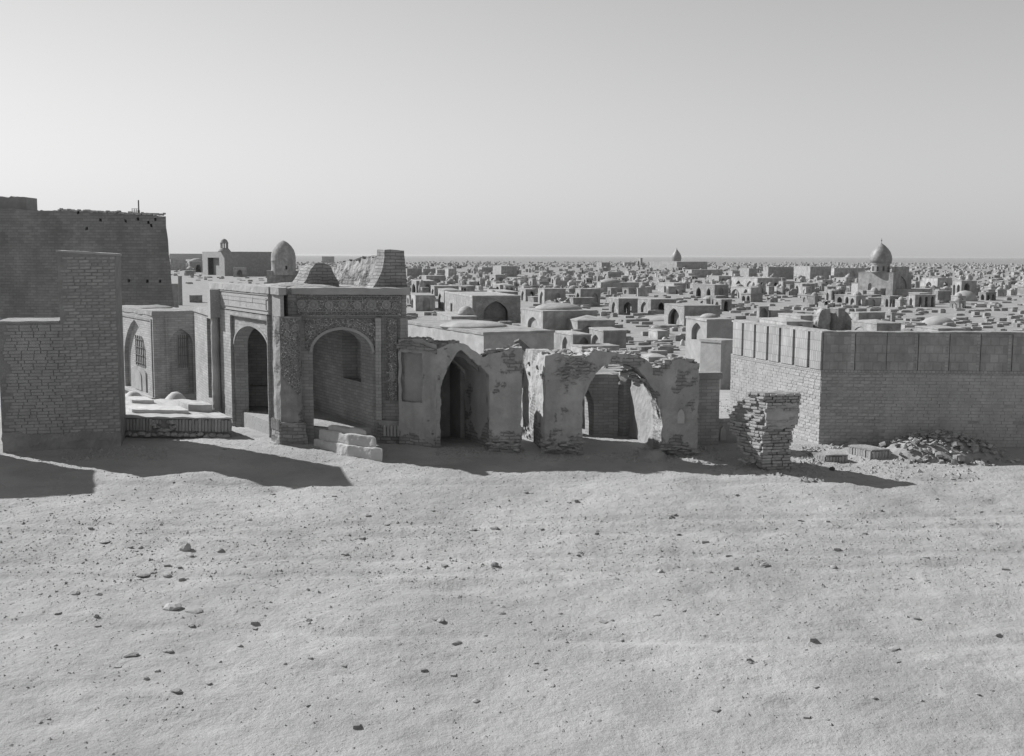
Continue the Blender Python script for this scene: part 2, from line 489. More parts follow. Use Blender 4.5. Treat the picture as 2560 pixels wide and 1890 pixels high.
DS = Vector((-0.2, 0.98, 0)).normalized()
DA = Vector((-math.sin(rad(31)), math.cos(rad(31)), 0))      # the side walls of the near ruins run back to the left
def stones_on(parent, F, s0, s1, top, n, size=(0.08, 0.2), depth=0.4, name='fallen_brick', flat=0.45, seed=1, back=None):
    r = random.Random(seed); back = back or -F.n
    for k in range(n):
        a = r.uniform(s0, s1); q = F.p(a, top(a)) + back * r.uniform(0.03, depth)
        w = r.uniform(*size)
        me = r.choice(STONES) if r.random() < 0.5 else r.choice(BRICKS)
        put(me, name, parent, q + Vector((0, 0, w * flat * 0.35)), (w * 1.25, w * 0.8, w * flat), r.uniform(0, 6.28), r.uniform(-.25, .25), r.uniform(-.25, .25))

# ------------------------------------------------------------------ plain brick building at the left edge
def brick_building():
    C = gp(303, 1113)
    dl = Vector((-math.cos(rad(14)), -math.sin(rad(14)), 0))
    w = 2.7
    E = C + dl * w
    F = Plane(E, C); zb = -0.15
    t = thing('brick_building', 'tall plain brick building in shade beside the grave platform at the left', 'building', (C.x, C.y, 0))
    zt1, zt0 = F.z(303, 634), F.z(155, 626)
    top = lambda a: zt0 + (zt1 - zt0) * (a - F.sx(155, 626)) / (w - F.sx(155, 626))
    step = F.sx(146, 700); low = 3.05                     # a lower annexe adjoins on the left
    b = MB()
    b.ribbon(F, [step, w], [zb] * 2, [top(step) - 0.05, top(w) - 0.05], -F.n * 1.45)
    b.ribbon(F.shifted(-.012), [0, step - .002], [zb] * 2, [low - .05] * 2, -F.n * 1.43)
    b.build('wall', 'mortar', t)
    c = MB(); c.ribbon(F.shifted(0.03), [step - 0.03, w + 0.03], [top(step) - 0.052, top(w) - 0.052], [top(step) + 0.0, top(w)], -F.n * 1.51)
    c.build('roof_coping', 'roof_mud', t, rough=(0.25, 0.012, 5.0))
    c = MB(); c.ribbon(F.shifted(0.02), [-0.03, step - .032], [low - 0.052] * 2, [low] * 2, -F.n * 1.51)
    c.build('annexe_coping', 'roof_mud', t, rough=(0.25, 0.012, 5.0))
    # front bricks: those that show are pieces, the row beyond the picture edge is joined
    rz = math.atan2(F.u.y, F.u.x); rr = random.Random(3)
    rows = 56; z0 = 0.25; rh = (zt1 - 0.07 - z0) / rows
    sl = F.sx(158, 1000); cand = []
    for k in range(rows):
        z = z0 + rh * (k + 0.5)
        a = w - (0.13 if k % 2 else 0.0) - rr.uniform(0, 0.03)
        first = True
        if k % 2:
            cand.append((w - 0.06, z, 0.12))
        while a > 0.15:
            L = rr.choice((0.255, 0.265, 0.25, 0.28, 0.24, 0.13))
            cand.append((a - L / 2, z + rr.uniform(-.004, .004), L)); a -= L + 0.012
    cand = [q for q in cand if q[0] - q[2] / 2 > 0.02 and (q[0] - q[2] / 2 > step or q[1] < low - .1)]
    cand.sort(key=lambda q: -q[0])
    rest = MB()
    for n, (a, z, L) in enumerate(cand):
        wear = max(0.0, 1 - (z - z0) / 0.5)
        off = rr.uniform(-0.005, 0.005) - 0.013 - 0.01 * wear * rr.random()
        if n < 300:
            put(rr.choice(BRICKS), 'brick', t, F.p(a, z, off), (L - 0.010, 0.055, rh - 0.013 - rr.uniform(0, .004)), rz, 0, rr.uniform(-.01, .01))
        else: rest.slab(F, a - L / 2 + .006, a + L / 2 - .006, z - rh / 2 + .006, z + rh / 2 - .006, 0.02 + off, -0.02)
    o = rest.build('brick_rows', 'single_brick', t); o['kind'] = 'stuff'
    # eroded plastered foot
    ft = MB(); f2 = F.shifted(0.02)
    tp = profile([(0, 0.40), (w * .4, 0.30), (w * .7, 0.36), (w, 0.28)], 0.10, 2)
    n = 30; xs = [w * k / n for k in range(n + 1)]
    ft.ribbon(f2, xs, [-0.2] * (n + 1), [tp(a) for a in xs], -F.n * 0.2)
    ft.build('worn_foot', 'mud', t, rough=(0.07, 0.035, 5.0))
    # a second building beyond a narrow gap, outside the plate but casting its shade
    E2 = E + dl * 1.97
    t2 = thing('brick_building', 'brick building left of a narrow gap at the very edge', 'building', (E2.x, E2.y, 0))
    F2 = Plane(E2 + dl * 5, E2)
    m = MB(); m.ribbon(F2, [0, 5], [-.1, -.1], [zt0 - .8, zt0 - .9], -F2.n * 1.6); m.build('wall', 'brick', t2)
    m = MB(); m.ribbon(F2.shifted(.04), [-.04, 5.03], [zt0 - .8, zt0 - .9], [zt0 - .7, zt0 - .8], -F2.n * 1.68); m.build('roof_coping', 'roof_mud', t2)
    for k in range(18):
        px, py = rr.uniform(150, 300), rr.uniform(1125, 1160)
brick_building()

# ------------------------------------------------------------------ battered mud tower of the town wall
def tower():
    d0 = 80.0
    C = EYE + ray(448, 800) * (d0 / ray(448, 800).y); zg = gz(0, d0) - 0.3
    C = Vector((C.x, C.y, zg))
    u = Vector((1, -0.12, 0)).normalized()
    A = C - u * 16
    F = Plane(A, C)
    zt = F.z(414, 535); batter = (F.sx(448, 800) - F.sx(414, 540)) / (F.z(414, 540) - F.z(448, 800))
    t = thing('mud_tower', 'huge battered mud brick tower in shade with putlog holes', 'tower', (C.x, C.y, zg))
    cell = 0.22; W = 16.0; H = zt - zg
    nxx, nzz = int(W / cell), int(H / cell)
    holes = set()
    for px, py in ((183, 548), (205, 580), (242, 563), (348, 551), (383, 560), (385, 565), (315, 705), (369, 708), (405, 706), (404, 551), (312, 562)):
        s, z = F.at(px, py); z -= zg
        s = s * 1.0 + batter * z * 0
        holes.add((int(s / cell), int(z / cell)))
    jag = profile([(0, zt + 0.45), (7, zt + 0.3), (W, zt - .05)], 0.10, 8)
    def pt(i, k, dep=0.0):
        z = H * k / nzz; s = W * i / nxx
        zz = zg + z * (jag(s) - zg) / H
        sh = batter * z * (s / W) ** 3
        inward = 0.09 * z + dep
        v = F.p(s - sh, zz, -inward)
        nn = noise.noise_vector(v * 0.8) * 0.10
        return v + nn
    m = MB(); idx = {}
    for i in range(nxx + 1):
        for k in range(nzz + 1):
            idx[i, k] = len(m.v); m.v.append(pt(i, k))
    for i in range(nxx):
        for k in range(nzz):
            q = [idx[i, k], idx[i + 1, k], idx[i + 1, k + 1], idx[i, k + 1]]
            if (i, k) in holes:
                b = len(m.v); m.v += [m.v[j] - F.n * 0.45 for j in q]
                m.f.append(tuple(b + j for j in range(4)))
                for j in range(4): m.f.append((q[j], q[(j + 1) % 4], b + (j + 1) % 4, b + j))
            else: m.f.append(tuple(q))
    BK = Vector((-.42, .9, 0)) * 7
    for i in (nxx,):
        for k in range(nzz):
            p, q = m.v[idx[i, k]], m.v[idx[i, k + 1]]
            m.poly([p, p + BK, q + BK, q])
    for i in range(nxx):
        p, q = m.v[idx[i, nzz]], m.v[idx[i + 1, nzz]]
        m.poly([p, q, q + BK, p + BK])
    m.build('wall', 'tower_mud', t)
    # coping bricks along the jagged top
    c = random.Random(5)
    for k in range(58):
        s = W * 0.99 - k * 0.16
        v = F.p(s - batter * H * (s / W) ** 3, jag(s) + 0.0, -0.09 * H - 0.1)
        put(c.choice(BRICKS), 'coping_brick', t, v + Vector((0, 0, c.uniform(0, .07))), (.15, .4, .13), c.uniform(-.2, .2))
    # higher ruined mass behind
    b = thing('ruined_mud_wall', 'dark ruined mud wall rising behind the tower top at the far left', 'wall', (C.x - 14, C.y + 8, zg))
    A2 = C + Vector((-14, 8, 0)); F3 = Plane(A2 - Vector((14, 0, 0)), A2 + Vector((0, 0, 0)))
    tp = profile([(F3.sx(60, 505), F3.z(60, 492)), (F3.sx(165, 510), F3.z(165, 509)), (F3.sx(178, 515), F3.z(178, 517)), (F3.sx(196, 523), F3.z(196, 524)), (F3.sx(215, 523), F3.z(215, 560))], 0.15, 4)
    n = 60; xs = [14.0 * k / n for k in range(n + 1)]
    w = MB(); w.ribbon(F3, xs, [zg] * (n + 1), [tp(a) for a in xs], -F3.n * 2); w.build('wall', 'mud', b)
    # signal pole and a little frame on the roof
    p0 = EYE + ray(347, 530) * ((d0 + 4) / ray(347, 530).y); zz = p0.z - 1.2
    pole = MB(); pole.lathe((p0.x, p0.y, zz), [(0.05, 0), (0.05, 1.2 + (530 - 502) / FPX * (d0 + 4)), (0.03, 1.24 + 28 / FPX * (d0 + 4))], 7)
    pole.lathe((p0.x, p0.y, zz + 1.1), [(0.08, 0), (0.08, .25)], 7)
    tag(pole.build('pole', 'wood', None, loc=(p0.x, p0.y, zz)), 'thin upright wooden pole on the mud tower roof', 'pole')
    fr = thing('wooden_frame', 'small open wooden frame beside the pole on the tower roof', 'frame', (p0.x - .3, p0.y, zz))
    s = (d0 + 4) / FPX
    for dx in (-17, -11, -6, -1.5):
        q = MB(); q.box((p0.x + dx * s, p0.y + .05, p0.z - .45), .014, .014, .45 + 8.5 * s / 2 + .1); q.build('post', 'wood', fr)
    for dz in (8, 4.5, 1):
        q = MB(); q.box((p0.x - 9 * s, p0.y, p0.z + dz * s), 8.5 * s, .015, .014); q.build('rail', 'wood', fr)
    # lower shaded blocks beside the tower foot
    for (xl, xc, xr, tp_, bs, lab) in ((427, 429, 446, 709, 775, 'narrow dark shaded block with a pale top against the mud tower foot'), (445, 447, 456, 690, 762, 'small mud outhouse behind the foot of the mud tower')):
        tomb('mud_block', lab, 'outhouse', xl, xc, xr, tp_, bs, m='mud', theta=8)

# ------------------------------------------------------------------ general tomb
TOMBS = []
def tomb(name, label, cat, xl, xc, xr, top, base, fl=(), fr=(), theta=None, m='tomb_plaster', roof='flat', dome=None, group=None, rough=None, over=0.05, lmin=0.5, cupola=None, back_open=False):
    C = gp(xc, base)
    if theta is None: theta = 13 + R.uniform(-5, 6)
    th = rad(theta)
    u = Vector((math.cos(th), math.sin(th), 0)); v = Vector((-math.sin(th), math.cos(th), 0))
    W = max(0.6, solve(C, u, xr))
    L = solve(C, v, xl) if xl < xc - 1 else W * 0.9
    L = min(max(L, lmin * W), 3.2 * W + 2)
    zg = min(C.z, gz(C.x, C.y + 0.5 * L)) - 0.25
    Fr = Plane(C, C + u * W); Fl = Plane(C + v * L, C)
    zt = Fr.z(xc, top)
    rt = min(0.16, (zt - zg) * 0.1)
    t = thing(name, label, cat, (C.x, C.y, C.z), group)
    TOMBS.append((C + u * W / 2 + v * L / 2, 0.5 * math.hypot(W, L)))
    th_w = min(0.45, 0.2 * min(W, L))
    def ops(F, spec, N):
        out = []
        if isinstance(spec, int):
            n = spec; spec = []
            for k in range(n):
                c = F.len * (k + 0.5) / n; h = F.len / n * 0.26
                out.append(dict(s0=c - h, s1=c + h, zs=C.z + (zt - C.z) * 0.45, za=C.z + (zt - C.z) * 0.78, depth=th_w * 0.9 if R.random() < .5 else None, n=4))
            return out
        for q in spec:
            x0, x1, yt, kd = q[:4]
            s0, s1 = F.sx(x0, base), F.sx(x1, base)
            s0, s1 = max(0.06, s0), min(F.len - 0.06, s1)
            if s1 - s0 < 0.12: continue
            za = F.at((x0 + x1) / 2, yt)[1]
            za = min(za, zt - rt - 0.08)
            sill = F.at((x0 + x1) / 2, q[4])[1] if len(q) > 4 and q[4] else None
            bot = sill if sill is not None else C.z
            rise = min((s1 - s0) * 0.62, (za - bot) * 0.55)
            o = dict(s0=s0, s1=s1, zs=za - rise, za=za, n=5)
            if kd == 'r': o['pts'] = [(s0, za - .01), (s1, za - .01)]
            if sill is not None: o['sill'] = sill
            o['depth'] = None if kd == 'o' else (q[5] if len(q) > 5 else th_w * 0.85)
            out.append(o)
        out.sort(key=lambda o: o['s0'])
        keep = []
        for o in out:
            if not keep or o['s0'] > keep[-1]['s1'] + 0.03: keep.append(o)
        return keep
    a = MB()
    a.wall(Fl, 0, L, zg, zt - rt * 0.5, -Fl.n * th_w, ops(Fl, fl, 0), (False, False))
    a.wall(Fr, 0, W, zg, zt - rt * 0.5, -Fr.n * th_w, ops(Fr, fr, 0), (False, False))
    Fb = Plane(C + u * W, C + u * W + v * L); Fk = Plane(C + u * W + v * L, C + v * L)
    bo = [dict(s0=L * .3, s1=L * .7, zs=C.z + (zt - C.z) * .4, za=C.z + (zt - C.z) * .75)] if back_open else ()
    bk = [dict(s0=W * .3, s1=W * .7, zs=C.z + (zt - C.z) * .4, za=C.z + (zt - C.z) * .75)] if back_open else ()
    a.wall(Fb, 0, L, zg, zt - rt * .5, -Fb.n * th_w, bo, (False, False)); a.wall(Fk, 0, W, zg, zt - rt * .5, -Fk.n * th_w, bk, (False, False))
    a.build('wall', m, t, rough=rough)
    k = over
    cs = [C - u * k - v * k, C + u * (W + k) - v * k, C + u * (W + k) + v * (L + k), C - u * k + v * (L + k)]
    b = MB()
    ctr = C + u * W / 2 + v * L / 2
    if roof == 'pyramid':
        b.prism([(q.x, q.y) for q in cs], zt - rt, zt)
        pk = Vector((ctr.x, ctr.y, zt + 0.10 * min(W, L)))
        e = [Vector((q.x, q.y, zt + 0.002)) + (ctr - q).normalized() * 0.06 for q in cs]
        for q in e: q.z = zt + 0.002
        for j in range(4): b.poly([e[j], e[(j + 1) % 4], pk])
    elif roof == 'parapet':
        b.prism([(q.x, q.y) for q in cs], zt - rt, zt - 0.02)
        for F_, l_ in ((Fl, L), (Fr, W), (Fb, L), (Fk, W)):
            b.slab(F_, 0, l_ - .2, zt - .021, zt + .12, 0.02, -0.18)
    else: b.prism([(q.x, q.y) for q in cs], zt - rt, zt)
    b.build('roof', 'roof_mud', t, rough=(0.6, 0.03, 1.5) if W > 1.5 else None)
    if dome:
        dr, dh, fx, fy = dome[:4]
        c = C + u * W * fx + v * L * fy
        rr_ = dr * min(W, L); hh = dh * min(W, L)
        pr = [(rr_ * math.cos(q * math.pi / 16), hh * math.sin(q * math.pi / 16)) for q in range(8)] + [(rr_ * 0.03, hh)]
        dm = MB(); dm.lathe((c.x, c.y, zt - 0.01), pr, 20); dm.build('dome', 'roof_mud', t, smooth=True)
    t['W'], t['L'] = W, L
    return dict(t=t, C=C, u=u, v=v, W=W, L=L, zt=zt, zg=zg, Fl=Fl, Fr=Fr, th=th_w)

tower()

# ------------------------------------------------------------------ brick tomb with grilles between tower and portal
def left_tomb():
    q = tomb('brick_tomb', 'square brick tomb with grille windows and low dome behind the grave platform', 'tomb', 298, 388, 497, 778, 1012,
             fl=[(315, 371, 800, 'n', 976, 0.16)], fr=[(428, 486, 822, 'n', 985, 0.12)], theta=33, m='brick', dome=(0.42, 0.07, .5, .5), over=0.03)
    t, Fl, Fr = q['t'], q['Fl'], q['Fr']
    # raised frame of the lit face
    for (F, x0, x1, y0, off) in ((Fl, 309, 380, 790, 0.035), (Fr, 422, 487, 792, 0.03)):
        s0, s1 = F.sx(x0, 900), F.sx(x1, 900); z1 = F.z(x0, y0); zb = F.z(x0, 980)
        for (a, b, c, d) in ((s0 - .1, s0, zb, z1), (s1, s1 + .1, zb, z1), (s0 - .1, s1 + .1, z1 + .002, z1 + .08)):
            m = MB(); m.slab(F, a, b, c, d, off, -0.01); m.build('frame_moulding', 'brick', t)
    for (F, x0, x1, y0, y1, dep) in ((Fl, 331, 353, 836, 912, -.16), (Fr, 446, 472, 836, 922, -.12)):
        s0, s1 = F.sx(x0, 900), F.sx(x1, 900); z0, z1 = F.z(x0, y1), F.z(x0, y0)
        w = MB(); w.slab(F, s0, s1, z0, z1, dep + .03, dep - .03); wo = w.build('window', 'plaster', t)
        g = MB()
        for k in range(5):
            a = s0 + (s1 - s0) * (k + .5) / 5; g.slab(F, a - .012, a + .012, z0 + .02, z1 - .02, dep + .06, dep + .032)
        for k in range(4):
            z = z0 + (z1 - z0) * (k + .5) / 4; g.slab(F, s0 + .02, s1 - .02, z - .012, z + .012, dep + .085, dep + .062)
        g.build('grille', 'wood', wo)
    F = Fl; s0, s1 = F.sx(322, 950), F.sx(358, 950); z0, z1 = F.z(340, 976), F.z(340, 916)
    pts = arch_pts(s0, s1, z1 - .25, z1, 5, .2)
    m = MB(); m.ribbon(F.shifted(-.09), [a for a, _ in pts], [z0] * len(pts), [b for _, b in pts], -F.n * .1); d = m.build('door', 'plaster', t)
    i0, i1 = s0 + (s1 - s0) * .3, s0 + (s1 - s0) * .75
    pts = arch_pts(i0, i1, z1 - .38, z1 - .14, 5, .2)
    m = MB(); m.ribbon(F.shifted(-.06), [a for a, _ in pts], [z0 + .05] * len(pts), [b for _, b in pts], -F.n * .05); m.build('door_panel', 'plaster', d)
    m = MB(); m.slab(F, F.sx(303, 990), F.sx(387, 990), z0 - .09, z0, .12, -.02); m.build('sill', 'plaster', t)
    # brick pier beside the portal
    q = tomb('brick_pier', 'tall lit brick pier left of the tiled portal column', 'pier', 489, 541, 575, 779, 1046, theta=24, m='brick',
             fl=[(523, 538, 796, 'r', 1000, .14)])
left_tomb()

# ------------------------------------------------------------------ tiled portal kiosk
def portal():
    P0 = gp(696, 1103); P0.z = 0
    ub = Vector((1, 0, 0)); W = solve(P0, ub, 1018); La = solve(P0, DA, 541)
    FA = Plane(P0 + DA * La, P0); FB = Plane(P0, P0 + ub * W)
    t = thing('tiled_portal', 'tiled brick portal with two round arches and carved corner pillar', 'portal', (P0.x, P0.y, 0))
    zf0 = FB.z(800, 790); zf1 = FB.z(800, 736); zc = FB.z(800, 719); zflo = 0.34
    # arch walls
    a0, a1 = FA.sx(590, 950), FA.sx(676, 950); aza = FA.z(632, 816)
    b0, b1 = FB.sx(783, 950), FB.sx(905, 950) ; b1 = b0 + (FB.sx(931, 950) - b0); bza = FB.z(850, 824)
    eA = ub * 0.34; eB = DA * 0.62
    m = MB(); m.wall(FA, 0.0, FA.len - 0.3, -.1, zf1 - .01, eA, [dict(s0=a0, s1=a1, zs=aza - .58, za=aza, n=10, point=.06)]); m.build('arch_wall', 'brick', t, rough=(0.3, 0.010, 4.0))
    m = MB(); m.wall(FB, 0.3, W, -.1, zf1 - .01, eB, [dict(s0=b0, s1=b1, zs=bza - .56, za=bza, n=10, point=.05)]); m.build('arch_wall', 'brick', t, rough=(0.3, 0.010, 4.0))
    # right and back walls
    PR = P0 + ub * W; FR = Plane(PR + DA * La, PR); Fi = Plane(PR + DA * La - ub * .84, PR - ub * .84)
    s0 = Fi.len - 1.05 * Fi.len
    # inner face with sunken panel and drain hole
    pz0, pz1 = Fi.z(880, 950), Fi.z(880, 836)
    ps0, ps1 = Fi.sx(856, 900), Fi.sx(906, 900); ps1 = min(ps1, Fi.len - .75); ps0 = min(ps0, ps1 - .6)
    m = MB(); m.wall(Fi, 0.6, Fi.len - 0.6, -.1, zf1 - .02, ub * .8, [dict(s0=ps0, s1=ps1, pts=[(ps0, pz1), (ps1, pz1)], sill=pz0, depth=.4, zs=pz1, za=pz1)]); m.build('side_wall', 'brick', t, rough=(0.3, 0.012, 4.0))
    hs, hz = Fi.at(878, 1032)
    PB = P0 + DA * (La - .6); Fk = Plane(PB, PB + ub * W)
    ks = Fk.sx(803, 900)
    m = MB(); m.wall(Fk, 0.36, W - .0, -.1, zf1 - .02, DA * .6, [dict(s0=.8, s1=1.9, zs=1.6, za=2.3, depth=.3, sill=.9)]); m.build('back_wall', 'brick', t, rough=(0.3, 0.012, 4.0))
    fl = MB(); k = [P0 + DA * .1 + ub * .15, P0 + ub * (W - .1) + DA * .1, P0 + ub * (W - .1) + DA * (La - .1), P0 + DA * (La - .1) + ub * .15]
    fl.prism([(q.x, q.y) for q in k], -.3, zflo); fl.build('floor', 'sand', t)
    # frieze with tiles
    fo = 0.07
    zm = (zf0 + zf1) / 2
    m = MB(); m.slab(FA, -.02, FA.len - .38, zf0, zf1, fo, -.1); fa = m.build('frieze', 'tile_pale', t)
    m = MB(); m.slab(FB, .55, W - .12, zf0, zf1, fo, -.1); fb = m.build('frieze', 'tile_dark', t)
    rr = random.Random(11)
    L0, L1 = .12, FA.len - .5; n = 9
    for i in range(n):
        for j in range(2):
            m = MB(); w = (L1 - L0) / n; hh = (zf1 - zf0 - .2) / 2
            m.slab(FA, L0 + i * w + .008, L0 + (i + 1) * w - .008, zf0 + .1 + j * hh + .008, zf0 + .1 + (j + 1) * hh - .008, fo + .012 + rr.uniform(0, .006), fo - .02)
            m.build('tile', 'tile_pale', fa)
    for F, a, b, par, mt in ((FA, 0, FA.len - .4, fa, 'tile_pale'), (FB, .56, W - .13, fb, 'tile_pale')):
        for z in (zf0 + .012, zf1 - .045, zf0 + .105, zf1 - .15):
            m = MB(); m.slab(F, a, b, z, z + .018, fo + .022, fo - .02); m.build('border_strip', 'glaze', par)
    med = MB(); med.lathe((0, 0, 0), [(.5, -.1), (.5, .25), (.36, .32), (.34, .12), (.2, .12), (.18, .4), (.05, .46)], 14)
    mm = med.mesh('medallion'); mm.materials.append(MAT['glaze'])
    def medallion(F, s, z, r, par, off, sy=1.0, name='medallion'):
        put(mm, name, par, F.p(s, z, off), (r * 2, r * 2 * sy, .10), math.atan2(F.u.y, F.u.x), math.pi / 2)
    for k, (px, r) in enumerate(((730, .075), (755, .11), (786, .12), (824, .10), (859, .12), (895, .10), (930, .12), (967, .11), (988, .07))):
        s, z = FB.at(px, 760); medallion(FB, s, z + rr.uniform(-.02, .02), r, fb, fo - .005)
    for k in range(26):
        s = .65 + (W - .95) * k / 25
        medallion(FB, s, zf1 - .085, .024, fb, fo - .003, 1.3, 'bead'); medallion(FB, s + .03, zf0 + .062, .022, fb, fo - .003, 1.3, 'bead')
    # spandrel tiles of the right arch
    sp = MB(); A = arch_pts(b0 - .12, b1 + .04, bza - .50, bza + .06, 10, .05)
    c0, c1 = b0 - .18, b1 + .08
    Aa = [(c0, A[0][1])] + A + [(c1, A[-1][1])]
    F2 = FB.shifted(.03)
    zt_ = zf0 - .06
    sp.ribbon(F2, [q[0] for q in Aa], [min(q[1], zt_ - .01) for q in Aa], [zt_] * len(Aa), -FB.n * .06); spo = sp.build('spandrel', 'tile_dark', t)
    ring = arch_pts(b0 - .09, b1 + .09, bza - .56, bza + .12, 11, .05)
    for k in range(1, len(ring) - 1): medallion(FB, ring[k][0], ring[k][1], .038, spo, .028, .75, 'bead')
    for k in range(13): medallion(FB, c0 + .05 + (c1 - c0 - .1) * k / 12, zt_ - .06, .036, spo, .028, .8, 'bead')
    rg = MB(); inner = arch_pts(b0, b1, bza - .56, bza, 10, .05); outer = arch_pts(b0 - .07, b1 + .07, bza - .56, bza + .07, 10, .05)
    F3 = FB.shifted(.05)
    for k in range(len(inner) - 1):
        p = [F3.p(*inner[k]), F3.p(*inner[k + 1]), F3.p(*outer[k + 1]), F3.p(*outer[k])]
        rg.poly(p)
        e = -FB.n * .06
        rg.poly([p[1], p[0], p[0] + e, p[1] + e]); rg.poly([p[3], p[2], p[2] + e, p[3] + e])
    rg.build('arch_band', 'plaster', t)
    # left spandrel frame: raised border round a sunken field
    F4 = FA.shifted(.06); zu = zf0 - .02
    for (x0, x1, z0, z1) in ((0.02, a0 - .12, 0, zu), (a1 + .06, FA.len - .42, 0.0, zu), (a0 - .118, a1 + .058, zu - .12, zu)):
        m = MB(); m.slab(FA, x0, x1, z0, z1, .09, -.02); m.build('frame_moulding', 'brick', t, rough=(0.25, .008, 5.0))
    rg = MB(); hw = a1 - a0
    inner = arch_pts(a0, a1, aza - .58, aza, 10, .06); outer = arch_pts(a0 - .07, a1 + .05, aza - .58, aza + .07, 10, .06)
    F3 = FA.shifted(.035)
    for k in range(len(inner) - 1):
        p = [F3.p(*inner[k]), F3.p(*inner[k + 1]), F3.p(*outer[k + 1]), F3.p(*outer[k])]; e = -FA.n * .05
        rg.poly(p); rg.poly([p[1], p[0], p[0] + e, p[1] + e]); rg.poly([p[3], p[2], p[2] + e, p[3] + e])
    rg.build('arch_band', 'plaster', t)
    # corner pillar
    d = P0.y
    def at(px, dy): return ((px - CX) / FPX * (d + dy) * 1.0, d + dy)
    def gx(px, dy):
        k = Vector((0, d + dy, 0)); s = solve(k, Vector((1, 0, 0)), px); return (s, d + dy)
    shaft = [gx(690, .28), gx(687, .02), gx(693, -.18), gx(704, -.33), gx(720, -.38), gx(745, -.34), gx(757, -.24), gx(758, .1)]
    m = MB(); m.prism(shaft, .52, zf0 - .001); cp = m.build('corner_pillar', 'pillar_plaster', t, rough=(0.12, .018, 3.5))
    Ft = Plane(Vector((*gx(704, -.40), 0)), Vector((*gx(757, -.36), 0))); zl = Ft.z(730, 960)
    tp = profile([(0, zl + .3), (.15, zl + .05), (.3, zl - .1), (Ft.len, zl - .3)], .06, 3)
    n = 12; xs_ = [.03 + (Ft.len - .06) * k / n for k in range(n + 1)]
    m = MB(); m.ribbon(Ft.shifted(.02), xs_, [tp(a) for a in xs_], [zf0 - .05] * (n + 1), -Ft.n * .04); m.build('tile_panel', 'tile_dark', cp)
    for (px, py, r, sy) in ((717, 815, .065, 1.2), (740, 818, .085, 1.1), (717, 836, .07, .8), (738, 838, .05, 1), (722, 866, .06, .7), (745, 870, .05, 1), (717, 905, .075, 1.2), (738, 900, .07, 1.1), (728, 925, .05, 1), (745, 935, .05, 1.2), (718, 945, .05, 1), (738, 955, .06, 1)):
        s, z = Ft.at(px, py); medallion(Ft, s, z, r, cp, .018, sy)
    for k in range(24):
        z = zf0 - .1 - k * .062
        if z < tp(Ft.len - .06): break
        medallion(Ft, Ft.len - .055, z, .018, cp, .018, 1.4, 'bead')
    base = [gx(690, .3), gx(683, -.04), gx(702, -.46), gx(764, -.36), gx(766, .1)]
    low = [gx(690, .3), gx(679, -.06), gx(697, -.54), gx(770, -.46), gx(772, .1)]
    m = MB(); m.prism(low, -.15, .52, base); m.build('pillar_base', 'pillar_plaster', t, rough=(0.1, .035, 3.0))
    Fq = Plane(Vector((*base[1], 0)), Vector((*base[2], 0)))
    for k in range(5):
        m = MB(); q = Fq.p(.05 + k * Fq.len / 5, 0, .02); m.lathe((q.x, q.y, .33), [(.034, 0), (.04, .02), (.034, .25), (.02, .28)], 7); m.build('flute', 'plaster', cp)
    # upper corner block of frieze
    blk = [gx(688, .3), gx(687, -.06), gx(707, -.40), gx(716, -.40), gx(716, .1)]
    m = MB(); m.prism(blk, zf0 + .004, zf1 - .002); m.build('frieze_corner', 'tile_pale', t)
    # right pilaster with tile strip in a groove
    ps, pe = FB.sx(957, 900), FB.sx(1003, 900)
    zb = FB.z(980, 1040)
    for (x0, x1) in ((ps - .16, ps - .02), (pe + .0, pe + .17)):
        m = MB(); m.slab(FB, x0, x1, -.05, zf0 - .03, .16, -.02); m.build('pilaster', 'brick', t, rough=(0.25, .008, 5.0))
    m = MB(); m.slab(FB, ps + .1, pe - .1, FB.z(980, 1000), zf0 - .05, .06, -.03); tsx = m.build('tile_strip', 'tile_dark', t)
    for (py, r, sy) in ((818, .05, 1.1), (866, .065, 1.2), (902, .055, .8), (940, .075, 1.7), (968, .05, 1)): medallion(FB, (ps + pe) / 2 + .02, FB.z(980, py), r, tsx, .055, sy)
    for k in range(30):
        z = zf0 - .1 - k * .07
        if z < FB.z(980, 1000): break
        medallion(FB, ps + .13, z, .02, tsx, .055, 1.4, 'bead')
    m = MB(); m.slab(FB, ps - .12, pe + .1, -.1, zb - .08, .24, .0); m.build('pilaster_base', 'pillar_plaster', t, rough=(0.12, .03, 3.0))
    for k in range(5):
        m = MB(); q = FB.p(ps + .06 + k * .085, 0, .25); m.lathe((q.x, q.y, .18), [(.03, 0), (.036, .02), (.03, .24), (.015, .27)], 7); m.build('flute', 'plaster', t)
    # round column at the left end
    q = FA.p(FA.sx(557, 900), 0, .2); cx, cy = q.x, q.y
    k = cy / FPX * 11
    zk = FA.z(545, 792); zcb = FA.z(545, 1040)
    m = MB(); m.lathe((cx, cy, 0), [(k * 1.05, zcb + .2), (k * 1.0, zcb + 1.0), (k * .96, zk)], 14); col = m.build('round_column', 'plaster', t, rough=(0.15, .012, 5.0))
    m = MB(); m.box((cx, cy, (zk + zf1) / 2 + .002), k * 1.25, k * 1.25, (zf1 - zk) / 2 - .004, .5); m.build('capital', 'tile_pale', col)
    m = MB(); m.lathe((cx, cy, zcb - .3), [(k * 1.9, 0), (k * 1.9, .3), (k * 1.6, .42), (k * 1.2, .62)], 14); m.build('column_base', 'plaster', col)
